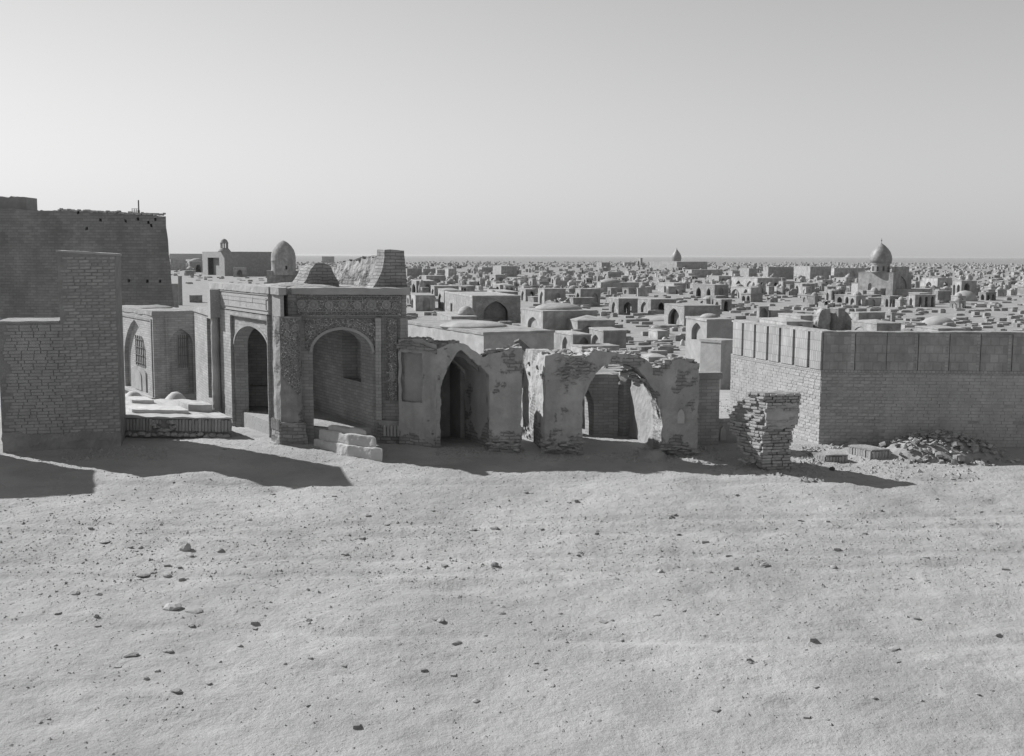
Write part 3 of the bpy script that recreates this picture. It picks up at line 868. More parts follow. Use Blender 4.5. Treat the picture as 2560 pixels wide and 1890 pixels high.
    # cornice, roof
    for F, a, b in ((FA, -.12, FA.len - .25), (FB, .42, W + .08)):
        n = 24; xs_ = [a + (b - a) * j / n for j in range(n + 1)]; tp = profile([(a, zc), (b, zc)], .022, 6 + a)
        m = MB(); m.ribbon(F.shifted(.17 if F is FB else .10), xs_, [zf1 + .001] * (n + 1), [tp(x) for x in xs_], -F.n * .5); m.build('cornice', 'plaster', t, rough=(0.15, .014, 4.0))
    cc = [gx(690, .4), gx(683, -.08), gx(703, -.50), gx(722, -.50), gx(722, .2)]
    m = MB(); m.prism(cc, zf1 + .003, zc + .01); m.build('cornice_corner', 'plaster', t, rough=(0.15, .014, 4.0))
    k = [P0 + DA * .1, P0 + ub * W + DA * .1, P0 + ub * W + DA * La, P0 + DA * La]
    m = MB(); m.prism([(q.x, q.y) for q in k], zf1 - .04, zc - .03); m.build('roof', 'roof_mud', t, rough=(0.3, .04, 2.0))
    for (px, dd, w, h) in ((735, 1.6, .7, .14), (790, 1.3, .6, .1)):
        q = Vector((0, d + dd, 0)); s = solve(q, Vector((1, 0, 0)), px)
        m = MB(); m.lathe((s, d + dd, zc - .06), [(w, 0), (w * .7, h * .6), (w * .3, h), (.02, h * 1.08)], 14, 1.3, .6); m.build('roof_mound', 'roof_mud', t, smooth=True)
    # ruins that stand on the roof
    rs = thing('masonry_stump', 'broken tapering brick stump on the roof of the tiled portal', 'ruin', (P0.x + 1.4, d + 1.9, zc - .1))
    Fs = Plane(Vector((-8, d + 1.9, 0)), Vector((0, d + 1.9, 0)))
    pl = [(752, 714), (765, 698), (778, 672), (790, 659), (808, 658), (828, 664), (838, 690), (851, 716)]
    pp = [Fs.at(*q) for q in pl]
    m = MB(); m.ribbon(Fs, [q[0] for q in pp], [zc - .15] * len(pp), [q[1] for q in pp], DA * .8); m.build('masonry', 'rough_brick', rs, rough=(0.1, .03, 4.0))
    bt = thing('curved_buttress', 'concave brick buttress rising above the right end of the portal', 'buttress', (PR.x, d + .3, zc - .1))
    Fs = Plane(Vector((-8, d + .3, 0)), Vector((0, d + .3, 0)))
    pl = [(929, 721), (937, 712), (946, 697), (953, 682), (958, 664), (961, 640), (962, 624), (975, 623.5), (1011, 627)]
    pp = [Fs.at(*q) for q in pl]
    m = MB(); m.ribbon(Fs, [q[0] for q in pp], [zc - .15] * len(pp), [q[1] for q in pp], DA * .45); 
    e1, e2 = Fs.at(1011, 627), Fs.at(1020, 735)
    m.ribbon(Fs, [e1[0], Fs.at(1013, 660)[0], e2[0]], [zc - .15] * 3, [e1[1], Fs.at(1013, 661)[1], e2[1] - .02], DA * .45); m.build('masonry', 'rough_brick', bt, rough=(0.12, .012, 4.0))
    sh = thing('plaster_vault', 'sunlit broken plaster vault wall above the portal beside the curved buttress', 'ruin', (PR.x - 1, d + 3, zc - .1))
    E = Vector((0, d + 2.7, 0)); sx = solve(E, Vector((1, 0, 0)), 958); B_ = Vector((sx, d + 2.7, 0)); L = solve(B_, DA, 832)
    Fs = Plane(B_ + DA * L, B_)
    tp = profile([(0, Fs.z(832, 672)), (L * .25, Fs.z(860, 655)), (L * .55, Fs.z(895, 648)), (L, Fs.z(955, 640))], .05, 5)
    n = 40; xs_ = [L * k / n for k in range(n + 1)]
    m = MB(); m.ribbon(Fs, xs_, [zc - .3] * (n + 1), [tp(a) for a in xs_], -Fs.n * .5); m.build('plaster_face', 'ruin_plaster', sh, rough=(0.10, .045, 3.5))
    stones_on(sh, Fs, L * .15, L * .98, lambda a: tp(a) - .02, 95, (.07, .17), .45, seed=4)
    stones_on(rs, Plane(Vector((solve(Vector((0, d + 1.9, 0)), ub, 783), d + 1.9, 0)), Vector((0, d + 1.9, 0))), 0.0, .45, lambda a: Fs.z(800, 661) - .03, 9, (.07, .15), .5, seed=6)
    return P0, W, La
PORT = portal()

# ------------------------------------------------------------------ brick grave platform and its neighbours
def soldier_row(t, F, s0, s1, z0, z1, w=0.085, off=0.0, seed=1, skip=()):
    r = random.Random(seed); a = s0; k = 0; rz = math.atan2(F.u.y, F.u.x)
    while a < s1 - w * .5:
        if k not in skip:
            put(r.choice(BRICKS), 'upright_brick', t, F.p(a + w / 2, (z0 + z1) / 2, off + r.uniform(-.012, .008)), (w * .86, .10, (z1 - z0) * r.uniform(.93, 1.0)), rz, 0, r.uniform(-.03, .03))
        a += w; k += 1

def platform():
    B1 = gp(579, 1097); A1 = gp(268, 1092)
    F = Plane(A1, B1); t = thing('brick_grave_platform', 'low brick grave platform with upright edging bricks beside the brick building', 'grave', (B1.x, B1.y, 0))
    h = F.z(540, 1044); L = F.len; e = DA * 4.2
    m = MB(); m.ribbon(F.shifted(-.05), [0, L - .02], [-.2, -.2], [h - .05, h - .05], e); m.build('core', 'mortar', t, rough=(0.2, .02, 4.0))
    n = 20; xs_ = [L * k / n + .05 for k in range(n + 1)]
    m = MB(); m.ribbon(F.shifted(.015), xs_, [h - .045] * (n + 1), [h + .01 * math.sin(k * 1.7) for k in range(n + 1)], e); m.build('top', 'whitewash', t, rough=(0.2, .016, 3.0))
    hs0, hs1 = F.sx(383, 1070), F.sx(440, 1070)
    soldier_row(t, F, .02, hs0, .17, h - .05, seed=2)
    soldier_row(t, F, hs1, L - .02, .17, h - .05, seed=3)
    # broken corner of pale lumps round a hollow
    r = random.Random(9)
    for k in range(12):
        s = hs0 + (hs1 - hs0) * (k + .5) / 12; c = abs(k - 5.5) / 5.5
        put(r.choice(STONES), 'broken_lump', t, F.p(s, r.uniform(.1, .18) + (.18 * c), .02), (.12, .16, .12), r.uniform(0, 6))
        if c > .45: put(r.choice(STONES), 'broken_lump', t, F.p(s, h - .14, .0), (.11, .14, .2), r.uniform(0, 6))
    # ragged footing
    for k in range(int(L / .17)):
        put(r.choice(STONES), 'footing_stone', t, F.p(.08 + k * .17, .08 + r.uniform(-.02, .03), .03), (.2, .2, .17), r.uniform(0, 6))
    # raised slabs
    def raised(x0, x1, y0, back, hh, name, lab):
        P = F.p(F.sx(x0, 1044), 0); z0 = h - .01
        G = Plane(P + DA * back, P + DA * back + F.u)
        # place at the row where its front edge shows
        s0, s1 = G.sx(x0, y0), G.sx(x1, y0)
        q = MB(); q.ribbon(G, [s0, s1], [z0 - .1] * 2, [z0 + hh] * 2, DA * 1.0); o = q.build(name, 'whitewash', None, rough=(0.15, .014, 4.0), loc=(G.p(s0, z0)))
        tag(o, lab, 'grave slab')
    raised(330, 472, 1037, .75, .10, 'grave_slab', 'thin whitewashed slab on the front of the brick grave platform')
    raised(471, 531, 1033, 1.2, .2, 'grave_slab', 'whitewashed block at the right end of the brick grave platform')
    raised(330, 385, 1010, 3.0, .10, 'grave_slab', 'small whitewashed ledge before the left hump grave')
    for (px, py, wpx, hpx, lab) in ((332, 1006, 27, 29, 'rounded whitewashed hump grave touching the edge of the brick building'), (438, 1007, 29, 27, 'rounded whitewashed hump grave before the shaded face of the square tomb')):
        d = 33.0; p = EYE + ray(px, py) * (d / ray(px, py).y); s = d / FPX
        m = MB(); m.lathe((p.x, p.y, p.z - .5), [(wpx * s, 0), (wpx * s, .48), (wpx * s * .82, .5 + hpx * s * .35), (wpx * s * .55, .5 + hpx * s * .72), (wpx * s * .28, .5 + hpx * s * .95), (.01, .5 + hpx * s)], 18, 1.0, 2.0, 0)
        tag(m.build('hump_grave', 'whitewash', None, smooth=True, loc=(p.x, p.y, p.z - .5), rough=(0.15, .015, 4.0)), lab, 'grave')
platform()

def stepped_grave():
    A, B, Cc = gp(783, 1113), gp(868, 1139), gp(958, 1152)
    u1 = (B - A); u2 = (Cc - B); u1.z = u2.z = 0; t = thing('stepped_grave', 'whitewashed stepped grave in front of the tiled portal', 'grave', (B.x, B.y, 0))
    z = B.z - .1
    for k, (i0, hh) in enumerate(((0.0, .36), (.10, .26), (.30, .13))):
        a = u1.normalized(); b = u2.normalized(); l1, l2 = u1.length, u2.length
        i2 = i0 * (.9 if k < 2 else .75)
        c = [A + a * i0 + b * i2, B - a * i0 + b * i2, B - a * i0 + b * (l2 - i2), A + a * i0 + b * (l2 - i2)]
        bm = MB(); bm.prism([(q.x, q.y) for q in c], z if k == 0 else z - .02, z + hh); z += hh
        o = bm.build('step', 'whitewash', t)
        bb = bmesh.new(); bb.from_mesh(o.data); bmesh.ops.bevel(bb, geom=[e for e in bb.edges], offset=.045, segments=3, affect='EDGES', profile=.6); bb.to_mesh(o.data); bb.free()
        roughen(o.data, .09, .022, 3.5, Vector(t.location))
stepped_grave()

# ------------------------------------------------------------------ ruined row right of the portal
def ruins():
    # wall with a sunken panel
    A, B = gp(1003, 1100), gp(1092, 1122); A.y = B.y + .5
    F = Plane(A, B); t = thing('niche_wall', 'shaded brick wall with a sunken plaster panel between portal and pointed vault', 'wall', (B.x, B.y, 0))
    L = F.len; top = profile([(0, F.z(1005, 850)), (L * .3, F.z(1025, 848)), (L * .7, F.z(1060, 852)), (L, F.z(1090, 862))], .05, 1)
    s0, s1, z0, z1 = F.sx(1004, 950), F.sx(1056, 950), F.z(1030, 1006), F.z(1030, 882)
    s0 = max(.06, s0)
    m = MB(); m.wall(F, 0, L, -.2, top, Vector((0, .6, 0)), [dict(s0=s0, s1=s1, pts=[(s0, z1), (s1, z1)], sill=z0, depth=.14, zs=z1, za=z1)], dx=.12); m.build('wall', 'ruin_plaster', t, rough=(0.12, .028, 3.0))
    m = MB(); m.slab(F, s0 + .02, s1 - .02, z0 + .02, z1 - .02, -.10, -.135); m.build('panel', 'plaster', t)
    m = MB(); xs_ = [-.02 + (L + .04) * k / 12 for k in range(13)]; m.ribbon(F.shifted(.06), xs_, [top(a) - .22 for a in xs_], [top(a) - .1 for a in xs_], -F.n * .3); m.build('ledge', 'rough_brick', t, rough=(0.1, .03, 4.0))
    stones_on(t, F, .1, L - .05, top, 18, (.07, .14), .5, seed=12)
    # pointed vault
    A, B = gp(1089, 1122), gp(1304, 1130)
    F = Plane(A, B); L = F.len
    t = thing('pointed_vault', 'ruined pointed brick vault with a black doorway', 'ruin', (A.x, A.y, 0))
    P = lambda *q: F.at(*q)
    op = [P(1101, 1010), P(1102, 968), P(1108, 945), P(1119, 920), P(1133, 896), P(1145, 880), P(1152, 877), P(1165, 886), P(1185, 905), P(1207, 924), P(1222, 938), P(1225, 955), P(1223, 1000)]
    tops = [P(*q) for q in ((1088, 874), (1105, 868), (1125, 861), (1140, 857), (1158, 858), (1172, 866), (1190, 880), (1206, 896), (1213, 890), (1228, 882), (1250, 880), (1275, 876), (1290, 868), (1304, 867))]
    top = profile(tops, .03, 2)
    m = MB(); m.wall(F, 0, L, -.2, top, DS * .36, [dict(s0=op[0][0], s1=op[-1][0], pts=op, zs=0, za=0)], dx=.1)
    m.build('front_wall', 'ruin_plaster', t, rough=(0.08, .030, 4.6))
    # skewed tunnel behind the front arch, inner doorway and dark room
    DV = Vector((-.5, .87, 0)).normalized(); e0 = DS * .34; e = e0 + DV * 1.15
    base = [(op[0][0], -.2)] + op + [(op[-1][0], -.2)]
    cs_, cz_ = (op[0][0] + op[-1][0]) / 2, .9
    tn = MB()
    for (a1_, z1_), (a2_, z2_) in zip(base, base[1:]):
        def out(a_, z_):
            k_ = Vector((a_ - cs_, 0, max(0, z_ - cz_))); k_.normalize(); return F.p(a_ + k_.x * .16, z_ + k_.z * .16)
        p, q = F.p(a1_, z1_), F.p(a2_, z2_); P_, Q_ = out(a1_, z1_), out(a2_, z2_)
        tn.poly([p + e0, q + e0, q + e, p + e]); tn.poly([Q_ + e0, P_ + e0, P_ + e, Q_ + e]); tn.poly([p + e, q + e, Q_ + e, P_ + e])
    tn.build('tunnel_vault', 'ruin_plaster', t)
    F2 = Plane(F.A + e, F.A + e + F.u); Q = lambda *q: F2.at(*q)
    i1 = Q(1168, 1000)[0]; i0 = max(op[0][0] + .1, i1 - .95)
    zin = Q(1136, 897)[1]
    inn = arch_pts(i0, i1, zin - .55, zin, 8, .5)
    m = MB(); m.wall(F2, op[0][0] - .1, op[-1][0] + .1, -.25, Q(1138, 880)[1] + .12, DV * .2, [dict(s0=i0, s1=i1, pts=inn, zs=0, za=0)]); m.build('inner_arch', 'ruin_plaster', t, rough=(0.15, .025, 3.0))
    rm = MB(); c = F2.p(i0 - .35, 0) + DV * .2; w = (i1 - i0) + .45
    k = [c, c + F.u * w, c + F.u * w + DV * .7, c + DV * .7]
    for g in (Plane(k[0], k[3]), Plane(k[3], k[2]), Plane(k[2], k[1])): rm.ribbon(g, [0, g.len], [-1.0, -1.0], [zin + .1] * 2, g.n * .2)
    rm.prism([(q.x, q.y) for q in k], zin + .1, zin + .25)
    rm.build('vault_room', 'mud', t)
    # crown of the vault behind the front arch
    vt = MB(); top2 = profile([(s, z - .1) for s, z in tops[:8]], .03, 7)
    n = 24; s1 = F.sx(1206, 900); xs_ = [.05 + (s1 - .05) * j / n for j in range(n + 1)]
    FF = Plane(F.A + DS * .44, F.A + DS * .44 + F.u)
    vt.ribbon(FF, xs_, [top2(a) - .28 for a in xs_], [top2(a) for a in xs_], DS * .8); vt.build('vault_crown', 'mud', t, rough=(0.12, .05, 2.5))
    stones_on(t, F, F.sx(1210, 900), L - .05, top, 26, (.07, .16), .6, seed=21, back=DS)
    stones_on(t, F, .05, F.sx(1150, 900), top, 14, (.06, .12), .8, seed=22, back=DS)
    r = random.Random(31)
    for k in range(34):
        s = r.uniform(F.sx(1226, 1000), L); put(r.choice(STONES), 'foot_stone', t, F.p(s, r.uniform(0, .22), r.uniform(0, .06)), (r.uniform(.1, .24), .14, .09), r.uniform(-.3, .3))
    # plaster wall with the broken round arch
    A, B = gp(1362, 1134), gp(1741, 1136); B.y = A.y - .15
    F = Plane(A, B); L = F.len; P = lambda *q: F.at(*q)
    t = thing('arched_wall', 'ruined plaster wall with a broken round arch open to the cemetery', 'ruin', (A.x, A.y, 0))
    tops = [P(*q) for q in ((1360, 890), (1375, 886), (1393, 881), (1420, 888), (1442, 890), (1470, 886), (1490, 878), (1512, 874), (1532, 884), (1560, 886), (1594, 888), (1612, 896), (1626, 910), (1636, 922), (1650, 921), (1668, 906), (1690, 900), (1703, 897), (1722, 904), (1738, 908))]
    top = profile(tops, .035, 3)
    op = [P(1457, 1060), P(1458, 1010), P(1463, 982), P(1474, 958), P(1490, 932), P(1505, 919), P(1522, 911), P(1550, 909), P(1575, 913), P(1596, 924), P(1615, 945), P(1632, 972), P(1645, 1000), P(1652, 1030), P(1654, 1060)]
    m = MB(); m.wall(F, 0, L, -.25, top, DS * .62, [dict(s0=op[0][0], s1=op[-1][0], pts=op, zs=0, za=0)], dx=.1)
    m.build('front_wall', 'ruin_plaster', t, rough=(0.08, .032, 4.6))
    # ragged hanging lump of the arch
    r = random.Random(33)
    for k in range(26):
        s, z = P(r.uniform(1570, 1622), r.uniform(925, 975)); 
        zz = P(1575 + (s - P(1575, 925)[0]) * 90, 915)[1]
        put(r.choice(BRICKS), 'arch_brick', t, F.p(s, z, 0) + DS * r.uniform(.25, .6) + Vector((0, 0, .1)), (.15, .12, .06), r.uniform(-.4, .4), r.uniform(-.6, .6), r.uniform(-.5, .5))
    # pale scar of broken masonry left of the arch
    for k in range(60):
        s, z = P(r.uniform(1390, 1470), r.uniform(884, 962)); ok = z > P(1400, 962)[1] + (s - P(1390, 900)[0]) * .05
        put(r.choice(STONES), 'broken_brick', t, F.p(s, z, -.01), (r.uniform(.08, .2), .12, r.uniform(.05, .1)), r.uniform(-.4, .4), 0, r.uniform(-.5, .5))
    stones_on(t, F, .05, L - .03, top, 80, (.06, .15), .55, seed=41, back=DS)
    stones_on(t, F, P(1650, 900)[0], L - .03, top, 30, (.1, .2), .55, seed=42, back=DS)
    for k in range(60):
        s = r.choice((r.uniform(0, P(1457, 1000)[0]), r.uniform(P(1655, 1000)[0], L)))
        put(r.choice(STONES), 'foot_stone', t, F.p(s, r.uniform(-.02, .22), r.uniform(-.02, .04)), (r.uniform(.1, .24), .14, .08), r.uniform(-.3, .3))
    m = MB(); pts = arch_pts(P(1694, 1000)[0], P(1712, 1000)[0], P(1700, 1040)[1], P(1700, 1022)[1], 4, .3)
    m.ribbon(F.shifted(.03), [a for a, _ in pts], [P(1700, 1058)[1]] * len(pts), [b for _, b in pts], -F.n * .05); m.build('plaster_patch', 'whitewash', t)
    # lit end pier left of it
    E = A + DS * solve(A, DS, 1306)
    Fe = Plane(E, A); tp = profile([(0, Fe.z(1308, 890)), (.3, Fe.z(1318, 874)), (Fe.len * .5, Fe.z(1335, 878)), (Fe.len, Fe.z(1360, 890))], .03, 9)
    m = MB(); m.wall(Fe, 0, Fe.len - .01, -.25, tp, F.u * .5, dx=.1); m.build('end_pier', 'ruin_plaster', t, rough=(0.08, .028, 4.6))
    for k in range(16):
        s = r.uniform(0, Fe.len); z = r.choice((r.uniform(Fe.z(1330, 965), Fe.z(1330, 880)), r.uniform(-.05, .3)))
        put(r.choice(BRICKS), 'broken_brick', t, Fe.p(s, z, -.02), (r.uniform(.12, .22), .14, .07), math.atan2(Fe.u.y, Fe.u.x))
    # side wall behind the arch, seen lit through it
    B2 = F.p(P(1656, 1050)[0], 0) ; Ls = 2.6
    Fs = Plane(B2 + DS * Ls, B2 + DS * .3)
    tps = profile([(0, Fs.z(1590, 935)), (Fs.len, Fs.z(1640, 905))], .04, 4)
    m = MB(); m.wall(Fs, 0, Fs.len, -.7, tps, F.u * .45, dx=.12); m.build('side_wall', 'plaster', t, rough=(0.12, .025, 3.0))
    # back pier and back wall with a pointed doorway
    dz = A.y + 2.6
    Fb = Plane(Vector((0, dz, 0)), Vector((1, dz, 0)))
    s0, s1 = Fb.sx(1425, 1000), Fb.sx(1546, 1000); d0, d1 = Fb.sx(1452, 1000), Fb.sx(1485, 1000)
    m = MB(); m.wall(Fb, s0, s1, -1, Fb.z(1500, 936), Vector((-.2, .5, 0)), [dict(s0=d0, s1=d1, zs=Fb.z(1470, 1010), za=Fb.z(1470, 972), n=5, point=.6)]); m.build('back_wall', 'brick', t, rough=(0.2, .02, 3.0))
    rm = MB(); c = Vector((s0 - .2, dz + .5, 0)); 
    rm.prism([(c.x, c.y + 1.4), (c.x + 2.2, c.y + 1.4), (c.x + 2.2, c.y + 1.6), (c.x, c.y + 1.6)], -1, Fb.z(1500, 945)); rm.prism([(c.x, c.y + .02), (c.x + 1.6, c.y + .02), (c.x + 1.2, c.y + 1.38), (c.x, c.y + 1.38)], Fb.z(1500, 945), Fb.z(1500, 938)); rm.build('inner_room', 'mud', t)
    q = tomb('brick_pier', 'narrow brick pier seen through the broken round arch', 'pier', 1538, 1558, 1590, 934, 1088, theta=40, m='brick', roof='flat')
    tomb('brick_pier', 'shaded brick pier at the right end of the arched plaster wall', 'pier', 1728, 1739, 1771, 932, 1112, theta=12, m='brick')
ruins()

# ------------------------------------------------------------------ eroded free standing pillar, brick by brick
def pillar():
    q8 = lambda x, y: (1780 + x / 6.354, 960 + y / 6.354)
    base_y = 960 + 1385 / 6.354
    C = gp(1780 + 870 / 6.354, base_y); d = C.y
    t = thing('eroded_pillar', 'eroded leaning brick pillar undercut at its foot before the panelled wall', 'pillar', (C.x, C.y, 0))
    Fc = Plane(Vector((0, d, 0)), Vector((1, d, 0)))
    rows = [(150, 700, 830, 1365), (330, 420, 865, 1365), (480, 330, 860, 1360), (640, 310, 850, 1350), (700, 300, 840, 1290), (760, 295, 830, 1245), (850, 340, 825, 1265), (900, 390, 820, 1275), (960, 430, 810, 1240), (1010, 430, 800, 1215), (1100, 470, 800, 1235), (1200, 600, 820, 1250), (1280, 720, 840, 1270), (1350, 800, 880, 1320), (1400, 860, 930, 1360)]
    def row(y):
        for a, b in zip(rows, rows[1:]):
            if a[0] <= y <= b[0]:
                k = (y - a[0]) / (b[0] - a[0]); return [a[i] + (b[i] - a[i]) * k for i in (1, 2, 3)]
        return rows[0][1:] if y < rows[0][0] else rows[-1][1:]
    r = random.Random(17); ud = Vector((math.cos(rad(10)), math.sin(rad(10)), 0))
    n = 27; core = MB(); prev = None; hgt = 1250.0 / n; count = 0
    zs = lambda y: Fc.z(*q8(860, y))
    for k in range(n):
        y = 155 + hgt * (k + .5); l, c, rr_ = row(y)
        z = zs(y); zh = abs(zs(y) - zs(y + hgt))
        F0 = Fc.at(*q8(c, y)); C0 = Vector((F0[0], d, 0))
        jut = r.uniform(-.03, .03); C0 = C0 + Vector((0, jut, 0))
        W = solve(C0, ud, q8(rr_, y)[0]); L = min(1.1, solve(C0, DA, q8(l, y)[0]))
        L = max(L, .25)
        if k < 3: L = .5
        back = C0 + DA * L
        quad = [C0 + ud * .02 + DA * .02, C0 + ud * (W - .02), C0 + ud * (W - .05) + DA * (L - .03), C0 + DA * (L - .03)]
        core.prism([(p.x, p.y) for p in quad], z - zh * .54, z + zh * .54)
        # bricks on both seen faces
        smooth_face = 3 < k < 11
        for (G, LL) in ((Plane(C0, C0 + ud * W), W), (Plane(C0 + DA * L, C0), L)):
            a = r.uniform(-.1, .0)
            while a < LL - .06:
                w = r.choice((.24, .25, .13, .22)); w2 = min(w, LL - a)
                if w2 > .05 and count < 300 and not (smooth_face and r.random() < .35):
                    put(r.choice(BRICKS), 'brick', t, G.p(a + w2 / 2, z, r.uniform(-.045, .02) - (0.01 if smooth_face else 0)), (w2 - .012, .13, zh * .86), math.atan2(G.u.y, G.u.x) + r.uniform(-.05, .05), 0, r.uniform(-.03, .03)); count += 1
                a += w
    core.build('core', 'mortar', t, rough=(0.12, .03, 4.0))
    # plastered skin of the upper block
    l, c, rr_ = row(480); zt, zb = zs(300), zs(690)
    C0 = Vector((Fc.at(*q8(c - 3, 480))[0], d - .05, 0)); W = solve(C0, ud, q8(1352, 480)[0])
    G = Plane(C0, C0 + ud * W); n = 10; xs_ = [W * k / n for k in range(n + 1)]; lo = profile([(0, zb), (W * .5, zb - .06), (W * .8, zb + .05), (W, zb + .1)], .05, 2)
    m = MB(); m.ribbon(G, xs_, [lo(a) for a in xs_], [zt - .02 * (k % 3) for k in range(n + 1)], -G.n * .1); m.build('plaster_skin', 'plaster', t, rough=(0.08, .02, 3.5))
    stones_on(t, Plane(C, C + ud), -.5, .6, lambda a: .02, 26, (.06, .16), .5, 'foot_stone', seed=8, back=DA)
pillar()

# ------------------------------------------------------------------ panelled enclosure wall on the right
WALL_BRICKS = [brick_mesh(30 + i, 'wall_brick') for i in range(8)]
def brick_face(t, F, s0, s1, z0, z1, nparts, seed, near_end):
    """courses of real bricks on a wall face: the ones that show largest are pieces, the rest are joined"""
    r = random.Random(seed); rh = .081; rz = math.atan2(F.u.y, F.u.x); out = []
    z = z1 - rh / 2; k = 0
    while z > z0:
        sag = .010 * noise.noise(Vector((z * 2, seed, 0)))
        a = s0 + (.0 if k % 2 else -.13)
        while a < s1 - .04:
            L = r.choice((.25, .26, .255, .27, .245)); b0, b1 = max(a, s0), min(a + L, s1)
            if b1 - b0 > .05: out.append(((b0 + b1) / 2, z + sag * 0 + .008 * noise.noise(Vector((a * .8, k * .3, seed))), b1 - b0))
            a += L + .011
        z -= rh; k += 1
    out.sort(key=lambda q: abs(q[0] - near_end)); rest = MB()
    for n, (a, z, L) in enumerate(out):
        off = r.uniform(-.005, .004) - (.014 if r.random() < .03 else 0)
        if n < nparts: put(r.choice(WALL_BRICKS), 'brick', t, F.p(a, z, off - .018), (L - .003, .045, rh - .010 - r.uniform(0, .003)), rz, 0, r.uniform(-.008, .008))
        else: rest.slab(F, a - L / 2 + .002, a + L / 2 - .002, z - rh / 2 + .006, z + rh / 2 - .005, off + .003, -.03)
    o = rest.build('brick_rows', 'wall_brick', t); o['kind'] = 'stuff'
def enclosure():
    C = gp(2047, 1111); E = Vector((0, C.y * 1.165, 0)); E.x = solve(E, Vector((1, 0, 0)), 1824)
    Fl = Plane(E, C); ur = Vector((1, -.045, 0)).normalized(); Fr = Plane(C, C + ur * 7)
    t = thing('enclosure_wall', 'brick enclosure wall with a band of tall raised panels along its top', 'wall', (C.x, C.y, 0))
    zt = Fl.z(2056, 829); zp = Fl.z(2050, 924)
    for F, L in ((Fl, Fl.len), (Fr, 7.0)):
        m = MB()
        G = F.shifted(-.09)
        if F is Fl: m.ribbon(G, [0, L - .09], [-1, -1], [zt - .03] * 2, -F.n * .36)
        else: m.ribbon(G, [.09, L], [-1, -1], [zt - .03] * 2, -F.n * .36)
        m.build('wall_core', 'mortar', t)
        m = MB(); m.slab(F, 0 if F is Fl else .014, L - (.014 if F is Fl else 0), -1, zp - .1, -.004, -.085); m.build('lower_wall', 'pale_mortar', t)
        brick_face(t, F, 0.0 if F is Fl else .006, L - (.004 if F is Fl else 0), -.25, zp - .1, 150, 3 if F is Fl else 4, L if F is Fl else 0)
        m = MB(); m.slab(F, 0, L, zp - .098, zp, .012, -.085); m.build('soldier_course', 'lattice_brick', t)
        m = MB(); n = 24; xs_ = [L * k / n for k in range(n + 1)]; tp = profile([(0, zt), (L * .3, zt - .012), (L * .6, zt + .01), (L, zt)], .016, 3); m.ribbon(F.shifted(.015), xs_, [zt - .028] * (n + 1), [tp(a) + .012 for a in xs_], -F.n * .42, (True, True)); m.build('coping', 'roof_mud', t, rough=(.12, .012, 4.0))
    px = [1826, 1831.5, 1858.5, 1889, 1921, 1952, 1987, 2024.5, 2058]
    for a, b in zip(px, px[1:]):
        s0, s1 = Fl.sx(a, 860), Fl.sx(b, 860); s0, s1 = max(.01, s0 + .06), min(Fl.len - .002, s1 - .06 if b < 2055 else s1)
        if s1 - s0 < .1: continue
        m = MB(); m.slab(Fl, s0, s1, zp + .004, zt - .03, .03, -.085); m.build('panel', 'lattice_brick', t)
    pr = [2059, 2138, 2217, 2296, 2374, 2452, 2531, 2610]
    for a, b in zip(pr, pr[1:]):
        s0, s1 = Fr.sx(a, 860), Fr.sx(b, 860)
        m = MB(); m.slab(Fr, s0 + (.008 if a > 2060 else .0), s1 - .008, zp + .004, zt - .03, .015 + .006 * ((a * 7) % 3), -.085); po = m.build('panel', 'square_lattice', t)
        m = MB(); m.slab(Fr, s1 - .10, s1 - .03, zp + .008, zt - .036, .022, .01); m.build('panel_rib', 'brick', po)
    # drift of earth and stones at its foot
    r = random.Random(23)
    p = gp(2170, 1106)
    m = MB(); m.lathe((p.x, p.y, -.1), [(.34, 0), (.33, .2), (.28, .36), (.16, .46), (.02, .48)], 14, 1.0, .6); tag(m.build('mud_hump', 'mud', None, rough=(.1, .03, 3.0), smooth=True, loc=(p.x, p.y, -.1)), 'rounded dark mud hump against the foot of the panelled wall', 'mound')
    p = gp(2132, 1112)
    m = MB(); m.lathe((p.x, p.y, -.1), [(.30, 0), (.2, .14), (.1, .24), (.02, .27)], 14); tag(m.build('earth_cone', 'sand', None, rough=(.1, .02, 3.0), smooth=True, loc=(p.x, p.y, -.1)), 'small pale earth cone at the foot of the panelled wall', 'mound')
enclosure()

def brick_grave(xl, xc, xr, top, base, lab, seed):
    C = gp(xc, base); u = Vector((math.cos(rad(12)), math.sin(rad(12)), 0))
    W = solve(C, u, xr); L = solve(C, DA, xl)
    Fr, Fl = Plane(C, C + u * W), Plane(C + DA * L, C); zt = Fr.z(xc, top)
    t = thing('brick_grave', lab, 'grave', (C.x, C.y, 0))
    m = MB(); k = [C + u * .03 + DA * .03, C + u * (W - .03) + DA * .03, C + u * (W - .03) + DA * (L - .03), C + u * .03 + DA * (L - .03)]
    m.prism([(q.x, q.y) for q in k], C.z - .2, zt - .01); m.build('core', 'mortar', t)
    m = MB(); k = [C - u * .01 - DA * .01, C + u * W - DA * .01, C + u * W + DA * L, C - u * .01 + DA * L]
    m.prism([(q.x, q.y) for q in k], zt - .008, zt + .03); m.build('top', 'roof_mud', t, rough=(.12, .012, 4.0))
    soldier_row(t, Fr, .0, W, C.z - .06, zt - .01, .08, -.02, seed); soldier_row(t, Fl, .0, L, C.z - .06, zt - .01, .08, -.02, seed + 1)
    return C, u, W, L, zt
brick_grave(2020, 2064, 2119, 1141, 1153, 'low brick grave edged with upright bricks nearest the eroded pillar', 5)
g = brick_grave(2120, 2180, 2223, 1127, 1148, 'taller brick grave edged with upright bricks near the rubble heap', 9)
